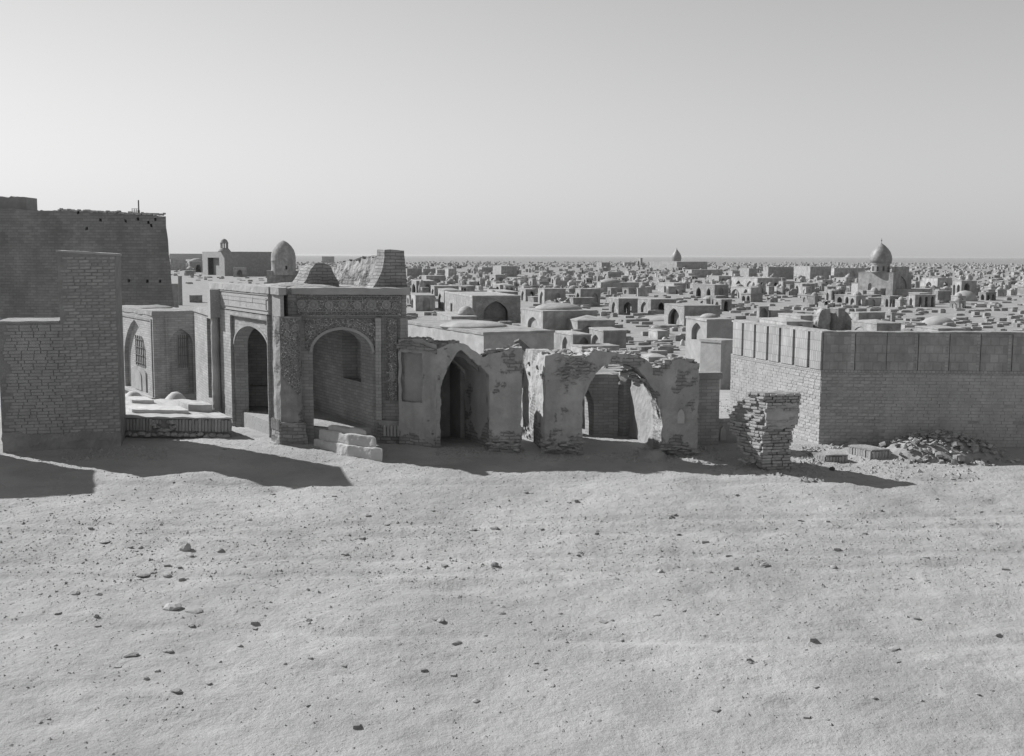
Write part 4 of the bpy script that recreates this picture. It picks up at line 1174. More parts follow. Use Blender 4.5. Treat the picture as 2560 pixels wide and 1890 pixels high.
put(STONES[2], 'stone', None, g[0] + g[1] * g[2] * .6 + DA * .3 + Vector((0, 0, g[4] + .06)), (.3, .2, .12)); tag(bpy.context.scene.objects[-1] if False else COL.objects[-1], 'flat stone lying on top of the taller brick grave', 'stone')

def rubble_heap():
    r = random.Random(29); c = gp(2345, 1136)
    t = thing('rubble_heap', 'heap of broken bricks and stones by the right end of the panelled wall', 'rubble', (c.x, c.y, 0))
    hx, hy, H = 1.6, .95, .5
    def hh(x, y):
        q = (x / hx) ** 2 + (y / hy) ** 2
        return max(0.0, H * (1 - q) ** 1.0) * (1 + .2 * noise.noise(Vector((x * 2, y * 2, 0)))) if q < 1 else 0
    m = MB(); n = 24; idx = {}
    for i in range(n + 1):
        for j in range(n + 1):
            x, y = (i / n * 2 - 1) * hx, (j / n * 2 - 1) * hy
            m.v.append(Vector((c.x + x, c.y + y, hh(x, y) - .06 + gtop(c.x + x, c.y + y))))
    for i in range(n):
        for j in range(n):
            a = i * (n + 1) + j; m.f.append((a, a + n + 1, a + n + 2, a + 1))
    m.build('heap_core', 'stone', t)
    k = 0
    while k < 300:
        x, y = r.gauss(0, .5) * hx, r.uniform(-1.05, .5) * hy
        if abs(x) > hx * 1.1: continue
        z = hh(x, y) + gtop(c.x + x, c.y + y); w = r.choice((.05, .06, .07, .08, .1, .13))
        me = r.choice(STONES) if r.random() < .65 else r.choice(BRICKS)
        put(me, 'stone' if me in STONES else 'brick', t, (c.x + x, c.y + y, z + w * .15), (w * 1.2, w, w * r.uniform(.5, .9)), r.uniform(0, 6), r.uniform(-.6, .6), r.uniform(-.6, .6)); k += 1
rubble_heap()
q = tomb('grave_marker', 'shaded squat stone marker behind the eroded pillar with pale rubble round it', 'grave', 1772, 1789, 1829, 1046, 1106, theta=14, m='plaster', rough=(.15, .02, 3.0))
m = MB(); F = q['Fr']; s0, s1 = F.sx(1800, 1080), F.sx(1814, 1080); pts = arch_pts(s0, s1, F.z(1807, 1080), F.z(1807, 1064), 4, .4)
m.ribbon(F.shifted(.025), [a for a, _ in pts], [F.z(1807, 1100)] * len(pts), [b for _, b in pts], -F.n * .04); m.build('carved_arch', 'plaster', q['t'])

# ------------------------------------------------------------------ the cemetery: tombs one can tell apart
# kind name, label, left, corner, right, top, base, arches on the lit face, arches on the shaded face, extras
BX, PV = 'box_tomb', 'arched_tomb'
TABLE = [
 (BX, 'wide low roofed tomb with a shallow dome right behind the ruined vaults', 1012, 1209, 1384, 831, 968, [], [], dict(theta=27, dome=(.46, .075, .42, .45), m='plaster')),
 (BX, 'tomb with paired slit window and low dome behind the wide low roof', 1302, 1357, 1492, 777, 832, [(1319, 1345, 792, 'n')], [], dict(dome=(.42, .11, .5, .5))),
 (PV, 'tomb with black arch and pointed roof right of the wide low roof', 1400, 1444, 1537, 801, 836, [], [(1457, 1484, 814, 'n')], dict(roof='pyramid')),
 (PV, 'tomb with a tall narrow lit doorway above the broken plaster wall', 1384, 1432, 1477, 836, 888, [(1405, 1420, 841, 'n')], [(1449, 1470, 843, 'n')], dict(roof='pyramid')),
 (PV, 'tomb with one round arched door in its lit face above the broken arch', 1473, 1508, 1565, 826, 882, [(1478, 1499, 836, 'n')], [], {}),
 (BX, 'low shaded box grave just above the broken round arch', 1427, 1455, 1548, 866, 893, [], [], {}),
 (BX, 'small box grave with pointed lid behind the right haunch of the broken arch', 1594, 1622, 1671, 893, 912, [], [], dict(roof='pyramid')),
 ('iwan_tomb', 'large tomb with one great dark pointed arch in the middle distance', 1112, 1181, 1301, 741, 806, [(1126, 1131, 758, 'r')], [(1209, 1270, 753, 'n', None, 1.6)], dict(theta=14, m='tomb_brick', roof='parapet')),
 (BX, 'small tomb with a ribbed dome before the great pointed arch', 1089, 1129, 1192, 791, 824, [(1101, 1120, 803, 'n')], [(1148, 1174, 804, 'n')], dict(dome=(.34, .36, .78, .3))),
 (PV, 'tall tomb with lattice vents and a high lit arch near the portal buttress', 1087, 1110, 1152, 726, 777, [(1092, 1105, 732, 'n')], [], dict(roof='pyramid')),
 (PV, 'two storey tomb front with paired arches nearest the curved buttress', 1020, 1039, 1088, 738, 777, [(1024, 1034, 744, 'n')], [(1057, 1075, 744, 'n')], {}),
 (PV, 'tomb with deep arches behind a sugarloaf dome near the curved buttress', 1029, 1041, 1086, 702, 736, [(1030, 1039, 709, 'o')], [(1064, 1077, 710, 'o')], {}),
 (BX, 'plain box tomb rising behind the sugarloaf dome', 1054, 1066, 1114, 689, 713, [], [(1086, 1102, 697, 'n')], {}),
 (BX, 'plain shaded box tomb beside the top of the curved buttress', 1014, 1018, 1055, 671, 699, [], [], {}),
 (BX, 'second plain box tomb right of the curved buttress top', 1055, 1058, 1089, 672, 691, [], [], {}),
 (BX, 'short box tomb third right of the curved buttress top', 1090, 1093, 1112, 674, 690, [], [], {}),
 (BX, 'box tomb with broad lit side fourth right of the curved buttress top', 1113, 1121, 1141, 672, 695, [], [], {}),
 (BX, 'long low tomb roof with vents above the lattice tomb', 1077, 1086, 1187, 715, 740, [(1079, 1085, 722, 'n')], [(1129, 1142, 718, 'n')], {}),
 (PV, 'slim pillared tomb right of the lattice tomb', 1147, 1153, 1170, 717, 750, [], [(1153.5, 1157, 719, 'o'), (1160, 1165, 719, 'o')], {}),
 (BX, 'long pale flat tomb above the great pointed arch', 1207, 1242, 1295, 729, 744, [], [], {}),
 (PV, 'little pavilion with two dark arches above the long pale flat tomb', 1236, 1250, 1283, 712, 726, [(1240, 1247, 716, 'o')], [(1262, 1273, 716, 'o')], dict(roof='pyramid')),
 (PV, 'pavilion with big dark arches under the tall plain block', 1225, 1239, 1263, 687, 711, [(1227, 1238, 694, 'o')], [(1249, 1259, 693, 'o')], dict(roof='pyramid')),
 ('mausoleum', 'tall plain block tomb on the middle skyline', 1232, 1253, 1292, 665, 692, [], [], {}),
 (BX, 'small dark block left of the tall plain block tomb', 1195, 1205, 1229, 668, 681, [], [], {}),
 (PV, 'tomb with dark arches on both faces right of the great pointed arch', 1299, 1314, 1338, 723, 754, [(1303, 1311, 727, 'n')], [(1325, 1334, 728, 'o')], dict(back_open=True)),
 (PV, 'tomb with a lit arch and a small block standing before it', 1345, 1361, 1414, 722, 765, [(1349, 1359, 728, 'n')], [(1387, 1400, 732, 'n')], {}),
 ('gate_tomb', 'slender gate with a tall opening in the middle of the cemetery', 1321, 1331, 1341, 697, 725, [(1324, 1329, 702, 'o')], [], dict(back_open=True)),
 (BX, 'small dark tomb right of the slender gate', 1335, 1339, 1366, 701, 717, [], [], dict(dome=(.3, .3, .5, .5))),
 (BX, 'dark block with a pale dome two right of the slender gate', 1384, 1389, 1418, 701, 724, [], [], dict(dome=(.28, .35, .2, .5))),
 (PV, 'broad dark tomb with a lit arched corner in the middle', 1438, 1451, 1500, 722, 764, [(1440, 1449, 731, 'n')], [(1479, 1495, 733, 'n')], {}),
 (BX, 'low garden wall block before the broad dark tomb', 1427, 1433, 1486, 744, 767, [], [], {}),
 (BX, 'very long low shaded tomb wall with two small domes', 1497, 1502, 1597, 706, 731, [], [], dict(dome=(.5, .2, .3, .5), theta=8)),
 (BX, 'small block with an arched lit side above the very long low tomb', 1507, 1520, 1553, 680, 699, [(1510, 1518, 684, 'n')], [], {}),
 (BX, 'tiny pavilion right of the small arched block', 1553, 1557, 1571, 690, 702, [], [(1560, 1567, 692, 'o')], dict(back_open=True)),
 (BX, 'second tiny pavilion right of the small arched block', 1573, 1583, 1597, 688, 702, [(1576, 1581, 691, 'o')], [(1587, 1593, 691, 'o')], dict(back_open=True)),
 (BX, 'block tomb with a thin finial on the skyline left of the far shrine', 1491, 1504, 1525, 656, 676, [], [], {}),
 ('far_enclosure', 'long walled court below the far pointed dome', 1624, 1692, 1768, 654, 674, [], [], dict(theta=26)),
 ('gate_tomb', 'arched gate at the left end of the far walled court', 1589, 1601, 1606, 645, 667, [(1592, 1599, 651, 'o')], [], {}),
 (BX, 'low dark wall left of the far arched gate', 1557, 1561, 1589, 656, 665, [], [], {}),
 (BX, 'wide two step dark tomb right of the far walled court', 1713, 1729, 1805, 674, 694, [(1716, 1721, 676, 'n')], [], {}),
 (BX, 'dark block tomb right of the two step tomb', 1822, 1831, 1849, 677, 692, [], [], {}),
 (BX, 'block tomb with a broad lit side before the long dark hall', 1849, 1872, 1892, 671, 696, [], [], {}),
 (PV, 'tomb with three dark arches below the two step tomb', 1772, 1797, 1828, 690, 713, [(1777, 1790, 698, 'o')], [(1804, 1811, 696, 'o'), (1818, 1825, 696, 'o')], dict(back_open=True)),
 (PV, 'long tomb with two big lit arches and an open dark loggia', 1829, 1893, 1951, 695, 729, [(1839, 1852, 701, 'o'), (1866, 1882, 702, 'n')], [(1900, 1908, 705, 'o'), (1914, 1923, 706, 'o'), (1934, 1944, 706, 'o')], dict(back_open=True)),
 (PV, 'tomb with two tall dark arches in its lit side', 1733, 1786, 1821, 712, 745, [(1740, 1752, 718, 'o'), (1766, 1776, 720, 'o')], [(1798, 1808, 720, 'n')], {}),
 ('gate_tomb', 'broken gate with a wide ragged arch before the loggia tomb', 1822, 1877, 1900, 719, 750, [(1825, 1848, 722, 'o'), (1858, 1870, 722, 'o')], [], dict(back_open=True)),
 (BX, 'long lit tomb with one small dark arch at its left', 1626, 1685, 1714, 708, 730, [(1629, 1636, 711, 'n')], [], {}),
 (PV, 'open tomb with a wide dark arch seen over the broken round arch', 1522, 1546, 1594, 746, 787, [(1529, 1539, 754, 'n')], [(1559, 1580, 755, 'o')], dict(back_open=True)),
 (PV, 'tomb with a dark arch on each face right of the open tomb', 1593, 1627, 1690, 748, 784, [(1602, 1618, 754, 'n')], [(1646, 1660, 756, 'o')], {}),
 ('iwan_tomb', 'tomb with one very tall dark arch in its lit front', 1660, 1710, 1800, 764, 818, [(1670, 1698, 770, 'n', None, 1.0)], [], {}),
 (PV, 'small tomb with a dark doorway behind the square domed tomb', 1783, 1803, 1829, 748, 777, [(1787, 1797, 753, 'n')], [(1810, 1820, 752, 'o')], {}),
 (BX, 'square tomb with low dome and framed lit face by the panelled wall', 1712, 1764, 1829, 798, 962, [(1726, 1752, 806, 'n', 850, .3)], [], dict(dome=(.34, .16, .5, .5), m='plaster')),
 (BX, 'plain lit lower wall under the square domed tomb', 1749, 1800, 1836, 851, 975, [], [], dict(m='plaster', theta=40)),
 ('gable_niche', 'pointed niche tomb with a black mouth above the panelled wall', 1894, 1898, 1921, 766, 797, [], [(1899.5, 1918, 769, 'n', None, .8)], dict(roof='pyramid')),
 (BX, 'dark box beside the pointed niche tomb', 1922, 1927, 1956, 776, 797, [], [], {}),
 (BX, 'pale cube grave between the tall arch tomb and the broken arch', 1621, 1644, 1669, 827, 850, [], [], {}),
 ('long_hall', 'long dark hall with slanting roof ends left of the domed shrine', 1907, 1920, 1983, 667, 699, [], [], {}),
 ('long_hall', 'gabled dark hall between the long hall and the domed shrine', 1984, 2025, 2077, 666, 698, [], [(2050, 2062, 688, 'n')], {}),
 ('long_hall', 'low dark hall with small black arches just left of the domed shrine', 2078, 2085, 2162, 670, 696, [], [(2098, 2108, 680, 'n'), (2124, 2137, 677, 'n')], {}),
 (PV, 'dark pavilion right of the loggia tomb', 1946, 1957, 1985, 703, 731, [(1948, 1954, 710, 'o')], [(1974, 1982, 711, 'o')], {}),
 (PV, 'ruined pavilion with ragged openings two right of the loggia tomb', 1986, 2005, 2037, 709, 735, [(1988, 1996, 713, 'o')], [(2020, 2030, 714, 'o')], dict(back_open=True)),
 (BX, 'dark box tomb with a small arch left of the shrine court', 2050, 2056, 2081, 700, 719, [], [(2062, 2070, 705, 'o')], {}),
 (PV, 'pale tomb with stacked arches at the left foot of the domed shrine', 2090, 2115, 2136, 694, 719, [(2094, 2102, 699, 'n'), (2106, 2112, 699, 'n')], [(2122, 2131, 700, 'n')], dict(dome=(.3, .4, .8, .4))),
 (PV, 'tomb with two tall pale posts before the domed shrine', 2063, 2078, 2097, 726, 755, [(2065, 2071, 731, 'o')], [(2082, 2086, 729, 'o'), (2090, 2094, 730, 'o')], {}),
 (PV, 'tomb with two black arches at the shrine foot', 2109, 2143, 2160, 738, 762, [(2113, 2121, 741, 'o'), (2127, 2135, 741, 'o')], [], {}),
 (PV, 'whitish tomb with a narrow door below the domed shrine', 2152, 2170, 2201, 744, 765, [(2157, 2163, 749, 'n')], [(2177, 2188, 748, 'n')], dict(m='whitewash')),
 (PV, 'dark tomb with an open door beside the whitish tomb', 2203, 2229, 2256, 740, 763, [(2214, 2222, 745, 'n')], [(2241, 2251, 744, 'o')], {}),
 (PV, 'long tomb with three black doorways right of the domed shrine', 2271, 2287, 2338, 737, 767, [(2273, 2280, 744, 'o')], [(2297, 2304, 741, 'o'), (2312, 2319, 741, 'o'), (2327, 2334, 741, 'o')], {}),
 (PV, 'tomb with a broken arch behind the three doorway tomb', 2303, 2343, 2379, 695, 726, [(2314, 2329, 704, 'o')], [(2356, 2370, 705, 'o')], dict(back_open=True)),
 (BX, 'dark block before the tomb with the broken arch', 2340, 2344, 2378, 727, 756, [], [], {}),
 (PV, 'tomb with tall arches near the right edge of the cemetery', 2379, 2402, 2440, 702, 748, [(2381, 2387, 711, 'o'), (2391, 2398, 711, 'o')], [(2409, 2424, 707, 'o')], {}),
 (BX, 'dark box tomb left of the ruined pillar above the panelled wall', 1945, 2001, 2046, 789, 818, [], [], {}),
 (BX, 'broad pale roof tomb with a black arch above the lit panels', 1898, 1966, 2032, 804, 836, [], [(1990, 2012, 811, 'n')], dict(roof='pyramid')),
 (BX, 'pale tomb with pointed roof and framed niche above the dark panels', 2128, 2191, 2251, 808, 846, [(2136, 2166, 816, 'n', 838, .1)], [(2210, 2232, 815, 'n', 838, .06)], dict(roof='pyramid')),
 (BX, 'long low pale tomb above the right end of the panelled wall', 2287, 2345, 2412, 821, 846, [], [], {}),
 (BX, 'low dark walled grave behind the ruined pillar', 2140, 2146, 2212, 781, 806, [], [], dict(rough=(.5, .06, 1.5))),
 ('standing_stone', 'single upright stone above the dark panels', 2226, 2229, 2238, 781, 808, [], [], {}),
 (BX, 'shaded box grave on the pale slope right of the mud tower', 468, 474, 506, 738, 756, [], [], {}),
 (BX, 'box tomb just right of the mud tower edge', 420, 427, 464, 648, 676, [(421, 425, 652, 'n')], [], {}),
 (PV, 'tomb with arch and rounded roof between mud tower and lantern mosque', 463, 474, 513, 653, 681, [(466, 472, 658, 'n')], [(490, 502, 661, 'o')], dict(dome=(.4, .2, .5, .5))),
 (PV, 'small tomb with twin lit arches below the lantern mosque', 564, 583, 617, 669, 692, [(567, 572, 673, 'n'), (575, 580, 673, 'n')], [(593, 606, 674, 'o')], {}),
 (BX, 'lone far box tomb between domed tomb and vault ruin', 800, 805, 836, 641, 657, [(800.5, 803, 643, 'n')], [], {}),
 (BX, 'low far wall on the horizon right of the mud tower', 421, 424, 507, 634, 648, [], [], dict(theta=6)),
]
for (nm, lab, xl, xc, xr, tp, bs, fl, fr, ex) in TABLE:
    ex = dict(ex); mm_ = ex.pop('m', None) or R.choice(('tomb_plaster', 'tomb_plaster', 'tomb_brick'))
    tomb(nm, lab, 'niche' if nm == 'gable_niche' else ('wall' if nm == 'far_enclosure' else ('hall' if nm == 'long_hall' else ('stone' if nm == 'standing_stone' else 'tomb'))), xl, xc, xr, tp, bs, fl, fr, m=mm_, group='tombs of the cemetery' if nm in (BX, PV) else None, **ex)

# grille slits and vents that read at this distance
def onion(t, c, rd, prof, m, n=24, name='dome'):
    b = MB(); b.lathe(c, [(r * rd, z * rd) for r, z in prof], n); return b.build(name, m, t, smooth=True)
SPIRE = [(.86, 0), (.98, .25), (1.06, .55), (1.04, .85), (.92, 1.2), (.70, 1.55), (.42, 1.85), (.18, 2.08), (.05, 2.22), (.01, 2.3)]

def drum_window(t, c, ang, R_, z0, z1, w):
    dr = Vector((math.cos(ang), math.sin(ang), 0)); F = Plane(Vector(c) + dr * R_ - Vector((-dr.y, dr.x, 0)) * w, Vector(c) + dr * R_ + Vector((-dr.y, dr.x, 0)) * w)
    pts = arch_pts(0, 2 * w, z1 - w, z1, 4, .3); m = MB(); m.ribbon(F, [a for a, _ in pts], [z0] * len(pts), [b for _, b in pts], -dr * .5 if F.n.dot(dr) > 0 else dr * .5)
    return m

# domed shrine on the right
def shrine():
    q = tomb('domed_shrine', 'shrine with a glazed onion dome on a windowed drum at the right', 'shrine', 2144, 2231, 2277, 681, 742, [(2169, 2178, 707, 'n', 730)], [(2236, 2266, 690, 'n')], theta=38, m='tomb_plaster')
    t, Fr, Fl = q['t'], q['Fr'], q['Fl']; C = q['C']; d = C.y + 4.5
    m = MB(); s0, s1 = Fr.sx(2238, 670), Fr.sx(2273, 670); m.slab(Fr, s0, s1, q['zt'] + .002, Fr.z(2250, 667), .02, -1.0); m.build('parapet', 'tomb_plaster', t)
    P = EYE + ray(2201, 681) * (d / ray(2201, 681).y); s = d / FPX
    bl = MB(); hw = 37 * s; bl.box((P.x + 1.5 * s, P.y + .6, (q['zt'] + P.z + 13 * s) / 2), hw, hw * .8, (P.z + 13 * s - q['zt']) / 2, rad(38)); 
    r_ = 22.5 * s; zb = q['zt'] + .0; zd = P.z + 21 * s
    # drum with real window openings: piers between windows
    NW = 10; dm = MB(); z0, z1 = P.z + 3 * s, P.z + 15 * s
    dm.lathe((P.x, P.y, 0), [(r_, zb), (r_, z0)], 30); dm.lathe((P.x, P.y, 0), [(r_, z1), (r_, zd), (r_ * 1.06, zd + .05), (r_ * 1.06, zd + .3)], 30)
    dm.lathe((P.x, P.y, 0), [(r_ * .72, z0 + .01), (r_ * .72, z1 - .01)], 30)
    for k in range(NW):
        a = 2 * math.pi * k / NW
        xy = []
        for aa, rr_ in ((a - .19, r_), (a + .19, r_), (a + .19, r_ * .7), (a - .19, r_ * .7)): xy.append((P.x + rr_ * math.cos(aa), P.y + rr_ * math.sin(aa)))
        dm.prism(xy, z0 - .02, z1 + .02)
    dm.build('drum', 'tomb_plaster', t)
    b = r_ * 1.06
    prof = [(b, zd + .3 - P.z), (26.3 * s, 27 * s), (27 * s, 33 * s), (25.8 * s, 41 * s), (22.5 * s, 50 * s), (17 * s, 58 * s), (10.5 * s, 65 * s), (4.5 * s, 69.5 * s), (1.2 * s, 72 * s), (.1 * s, 73 * s)]
    o = MB(); o.lathe((P.x, P.y, P.z), prof, 36); dome = o.build('dome', 'dome_tile', t, smooth=True)
    f = MB(); f.lathe((P.x, P.y, P.z + 72.5 * s), [(.05, 0), (.05, .5), (.17, .62), (.17, .78), (.05, .9), (.04, 1.3)], 8); f.build('finial', 'iron', dome)
    # court wall and lit cube beside it
    tomb('court_wall', 'long low lit court wall at the right foot of the domed shrine', 'wall', 2229, 2310, 2330, 724, 743, theta=62, m='tomb_plaster')
    tomb('white_block', 'bright whitewashed block at the left side of the domed shrine', 'tomb', 2128, 2144, 2150, 707, 736, theta=30, m='whitewash')
shrine()

# far pointed dome
P = EYE + ray(1691, 655) * (1000 / ray(1691, 655).y); s = 1000 / FPX
t = thing('far_dome', 'far pointed glazed dome on the middle right skyline', 'dome', (P.x, P.y, -6))
b = MB(); b.lathe((P.x, P.y, 0), [(11 * s, -6), (11 * s, P.z + 3 * s), (12.5 * s, P.z + 8 * s), (12 * s, P.z + 14 * s), (9 * s, P.z + 21 * s), (4.5 * s, P.z + 27 * s), (1.5 * s, P.z + 31 * s), (.1, P.z + 35 * s)], 20); b.build('dome', 'dome_tile', t, smooth=True)

# tall domed tomb left of the portal ruins
def dome_tomb():
    q = tomb('domed_tomb', 'tomb with a tall plain pointed dome behind the tiled portal', 'tomb', 655, 668, 762, 677, 712, [(658, 665, 684, 'n')], [], theta=12, m='tomb_plaster')
    t = q['t']; d = q['C'].y + q['L'] * .5; P = EYE + ray(709, 677) * (d / ray(709, 677).y); s = d / FPX
    prof = [(30 * s, -1.5), (30 * s, 3.5 * s), (30 * s, 12.5 * s), (30 * s, 24 * s), (30.6 * s, 24.5 * s), (30.6 * s, 26 * s), (30.2 * s, 27 * s), (30 * s, 34 * s), (29.2 * s, 42 * s), (26 * s, 52 * s), (20 * s, 61 * s), (12 * s, 69 * s), (5 * s, 73.5 * s), (.3 * s, 75 * s)]
    o = MB(); n = 36; a = math.atan2(EYE.y - P.y, EYE.x - P.x) + .2; o.lathe((P.x, P.y, P.z), prof, n)
    # the small black opening is a real hole into the hollow drum, with a reveal
    k = int(round(a / (2 * math.pi) * n)) % n; fi = 1 * n + k; f = o.f[fi]; del o.f[fi]; del o.f[-1]; del o.f[-1]
    c = Vector((P.x, P.y, 0)); inn = []
    for j in f:
        q = o.v[j].copy(); rr_ = (c - q); rr_.z = 0; inn.append(q + rr_.normalized() * .5)
    for j in range(4): o.poly([o.v[f[j]], o.v[f[(j + 1) % 4]], inn[(j + 1) % 4], inn[j]])
    o.build('dome', 'tomb_plaster', t, smooth=True)
dome_tomb()

# mosque with the little lantern
def lantern_mosque():
    q = tomb('lantern_mosque', 'long flat mosque with a small columned lantern on its roof', 'mosque', 507, 562, 682, 629, 690, [(520, 549, 644, 'r', None, 3.0)], [], theta=30, m='mud', roof='flat')
    t = q['t']; d = q['C'].y + 3; P = EYE + ray(561, 629) * (d / ray(561, 629).y); s = d / FPX
    m = MB(); m.lathe((P.x, P.y, P.z), [(16 * s, -.1), (15 * s, 2 * s), (11 * s, 7 * s), (9 * s, 9 * s)], 16); m.build('roof_mound', 'mud', t, smooth=True)
    for k in range(8):
        a = 2 * math.pi * k / 8 + .2; m = MB(); m.lathe((P.x + 8 * s * math.cos(a), P.y + 8 * s * math.sin(a), P.z + 8 * s), [(1.7 * s, 0), (1.7 * s, 13 * s)], 6); m.build('column', 'mud', t)
    m = MB(); m.lathe((P.x, P.y, P.z + 20 * s), [(10.3 * s, 0), (10.3 * s, 2 * s), (9.3 * s, 3 * s), (8 * s, 7 * s), (5 * s, 10 * s), (1 * s, 12 * s)], 14); m.build('lantern_dome', 'mud', t, smooth=True)
lantern_mosque()

# small individual domes, round graves, uprights
def lump(name, lab, cat, px, base, hw, h, m='tomb_plaster', prof=None, group=None):
    p = gp(px, base); s = (p - EYE).dot(CF) / FPX
    pr = prof or [(1, -.15), (1, .1), (.92, .4), (.7, .72), (.4, .92), (.02, 1.0)]
    b = MB(); b.lathe((p.x, p.y, p.z), [(r * hw * s, z * h * s) for r, z in pr], 18)
    o = b.build(name, m, None, smooth=len(pr) > 4, loc=(p.x, p.y, p.z)); tag(o, lab, cat, group); TOMBS.append((p, hw * s)); return o
lump('sugarloaf_dome', 'pointed sugarloaf dome tomb near the curved buttress', 'dome tomb', 1054, 736, 9, 38, 'tomb_plaster', [(1, -.05), (1, .35), (.95, .55), (.75, .75), (.45, .9), (.02, 1)])
lump('round_grave', 'low round drum grave before the very tall dark arch', 'grave', 1663, 824, 30, 12, 'tomb_plaster', [(1, -.3), (1, 1.0), (.9, 1.05), (.02, 1.1)])
lump('small_dome', 'tiny white hump grave near the pale cube', 'grave', 1633, 823, 6, 8, 'whitewash')
lump('small_dome', 'white pointed hump left of the square domed tomb', 'grave', 1706, 862, 6, 14, 'whitewash')
lump('small_dome', 'white leaning hump below the pale cube grave', 'grave', 1661, 853, 7, 11, 'whitewash')
lump('small_dome', 'pale hump beside the great pointed arch', 'grave', 1296, 802, 9, 15, 'whitewash')
lump('earth_mound', 'large pale earth mound above the right end of the panelled wall', 'mound', 2345, 812, 40, 22, 'sand')
lump('earth_mound', 'pale earth mound at the right edge below the tall arches', 'mound', 2412, 752, 30, 26, 'sand')
lump('earth_mound', 'low pale mound before the very tall arch', 'mound', 1655, 800, 60, 10, 'sand')

# ruined pillar mass above the panelled wall
q = tomb('ruined_pillar', 'ruined square pillar with crumbling masonry above the panelled wall', 'ruin', 2073, 2094, 2111, 770, 836, theta=24, m='tomb_brick', rough=(.4, .06, 1.5))
C = q['C']; s = (C - EYE).dot(CF) / FPX; Fq = Plane(Vector((0, C.y + .8, 0)), Vector((1, C.y + .8, 0)))
for pl in ([(2044, 830), (2046, 790), (2056, 776), (2064, 772), (2076, 772)], [(2112, 778), (2122, 784), (2130, 800), (2140, 806), (2150, 818)]):
    pp = [Fq.at(*k) for k in pl]; m = MB(); m.ribbon(Fq, [k[0] for k in pp], [q['zg']] * len(pp), [k[1] for k in pp], Vector((-.5, 1.2, 0))); m.build('broken_masonry', 'tomb_plaster', q['t'], rough=(.25, .16, 1.2))

# ------------------------------------------------------------------ smaller tombs and graves, seen as repeats
def proto(kind, m):
    if kind.startswith('ruin'):
        b = MB(); sd = float(kind[-1])
        A_, B_ = Vector((-.5, -.5, 0)), Vector((.5, -.5, 0))
        for j, F in enumerate((Plane(A_, B_), Plane(Vector((-.5, .5, 0)), A_), Plane(Vector((.5, .5, 0)), Vector((-.5, .5, 0))), Plane(B_, Vector((.5, .5, 0))))):
            tp = profile([(0, .5 + .4 * ((j * 3 + sd) % 2)), (.35, .3 + .25 * ((j + sd) % 3)), (.7, .75 - .2 * (j % 2)), (1, .5 + .4 * (((j + 1) * 3 + sd) % 2))], .12, sd * 3 + j)
            n = 10; xs_ = [k / n for k in range(n + 1)]
            b.ribbon(F, xs_, [-.25] * (n + 1), [max(.1, tp(a)) for a in xs_], -F.n * .16)
        me = b.mesh('tomb_' + kind); me.materials.append(MAT[m]); return me
    b = MB(); A_, B_ = Vector((-.5, -.5, 0)), Vector((.5, -.5, 0))
    Ff, Fs = Plane(A_, B_), Plane(Vector((-.5, .5, 0)), A_)
    Fk, Fe = Plane(Vector((.5, .5, 0)), Vector((-.5, .5, 0))), Plane(B_, Vector((.5, .5, 0)))
    a1 = [dict(s0=.26, s1=.74, zs=.45, za=.76, n=4)]; a2 = [dict(s0=.1, s1=.42, zs=.45, za=.74, n=3), dict(s0=.58, s1=.9, zs=.45, za=.74, n=3)]
    nic = [dict(s0=.28, s1=.72, zs=.4, za=.72, n=4, depth=.1)]
    o = {'box': ([], [], [], []), 'niche': (nic, nic, [], []), 'open': (a1, a1, a1, a1), 'twin': (a2, a1, [], []), 'dome': (nic, [], [], []), 'wall': ([], a2, [], [])}[kind]
    for F, op in zip((Ff, Fs, Fk, Fe), o): b.wall(F, 0, 1, -.25, .95, -F.n * .13, op, (False, False))
    b.prism([(-.53, -.53), (.53, -.53), (.53, .53), (-.53, .53)], .90, 1.0)
    if kind in ('dome', 'open'): b.lathe((0, 0, .995), [(.36, 0), (.34, .12), (.24, .26), (.1, .34), (.01, .37)], 12)
    me = b.mesh('tomb_' + kind); me.materials.append(MAT[m]); return me
PROTO = [(k, proto(k, m)) for k, m in (('box', 'tomb_plaster'), ('niche', 'tomb_plaster'), ('open', 'tomb_plaster'), ('twin', 'tomb_brick'), ('dome', 'tomb_plaster'), ('wall', 'tomb_brick'), ('ruin1', 'tomb_plaster'), ('ruin2', 'tomb_brick'))]
LAB = {'box': 'plain little box tomb', 'niche': 'little tomb with a shallow arched niche', 'open': 'little open canopy tomb', 'twin': 'little tomb with twin arches', 'dome': 'little tomb with a round dome', 'wall': 'little walled tomb with arched side', 'ruin1': 'roofless broken little tomb', 'ruin2': 'ruined brick stub of a tomb'}
def zone(px, py, cuts=(680, 700)):
    names = ((1000, 'left of the tiled portal'), (1180, 'beyond the curved buttress'), (1340, 'beyond the great pointed arch'), (1500, 'above the broken round arch'), (1640, 'left of the far pointed dome'), (1800, 'below the far pointed dome'), (1960, 'above the lit panels'), (2120, 'left of the domed shrine'), (2290, 'around the domed shrine'), (9999, 'at the right edge'))
    col = next(n for x, n in names if px < x)
    return ('far' if py < cuts[0] else 'middle row' if py < cuts[1] else 'nearer'), col
rf = random.Random(101); nfill = 0; tries = 0
FILL = []
def free(p, rr_):
    return all((p.x - c.x) ** 2 + (p.y - c.y) ** 2 > (rr_ + k * .8) ** 2 for c, k in TOMBS)
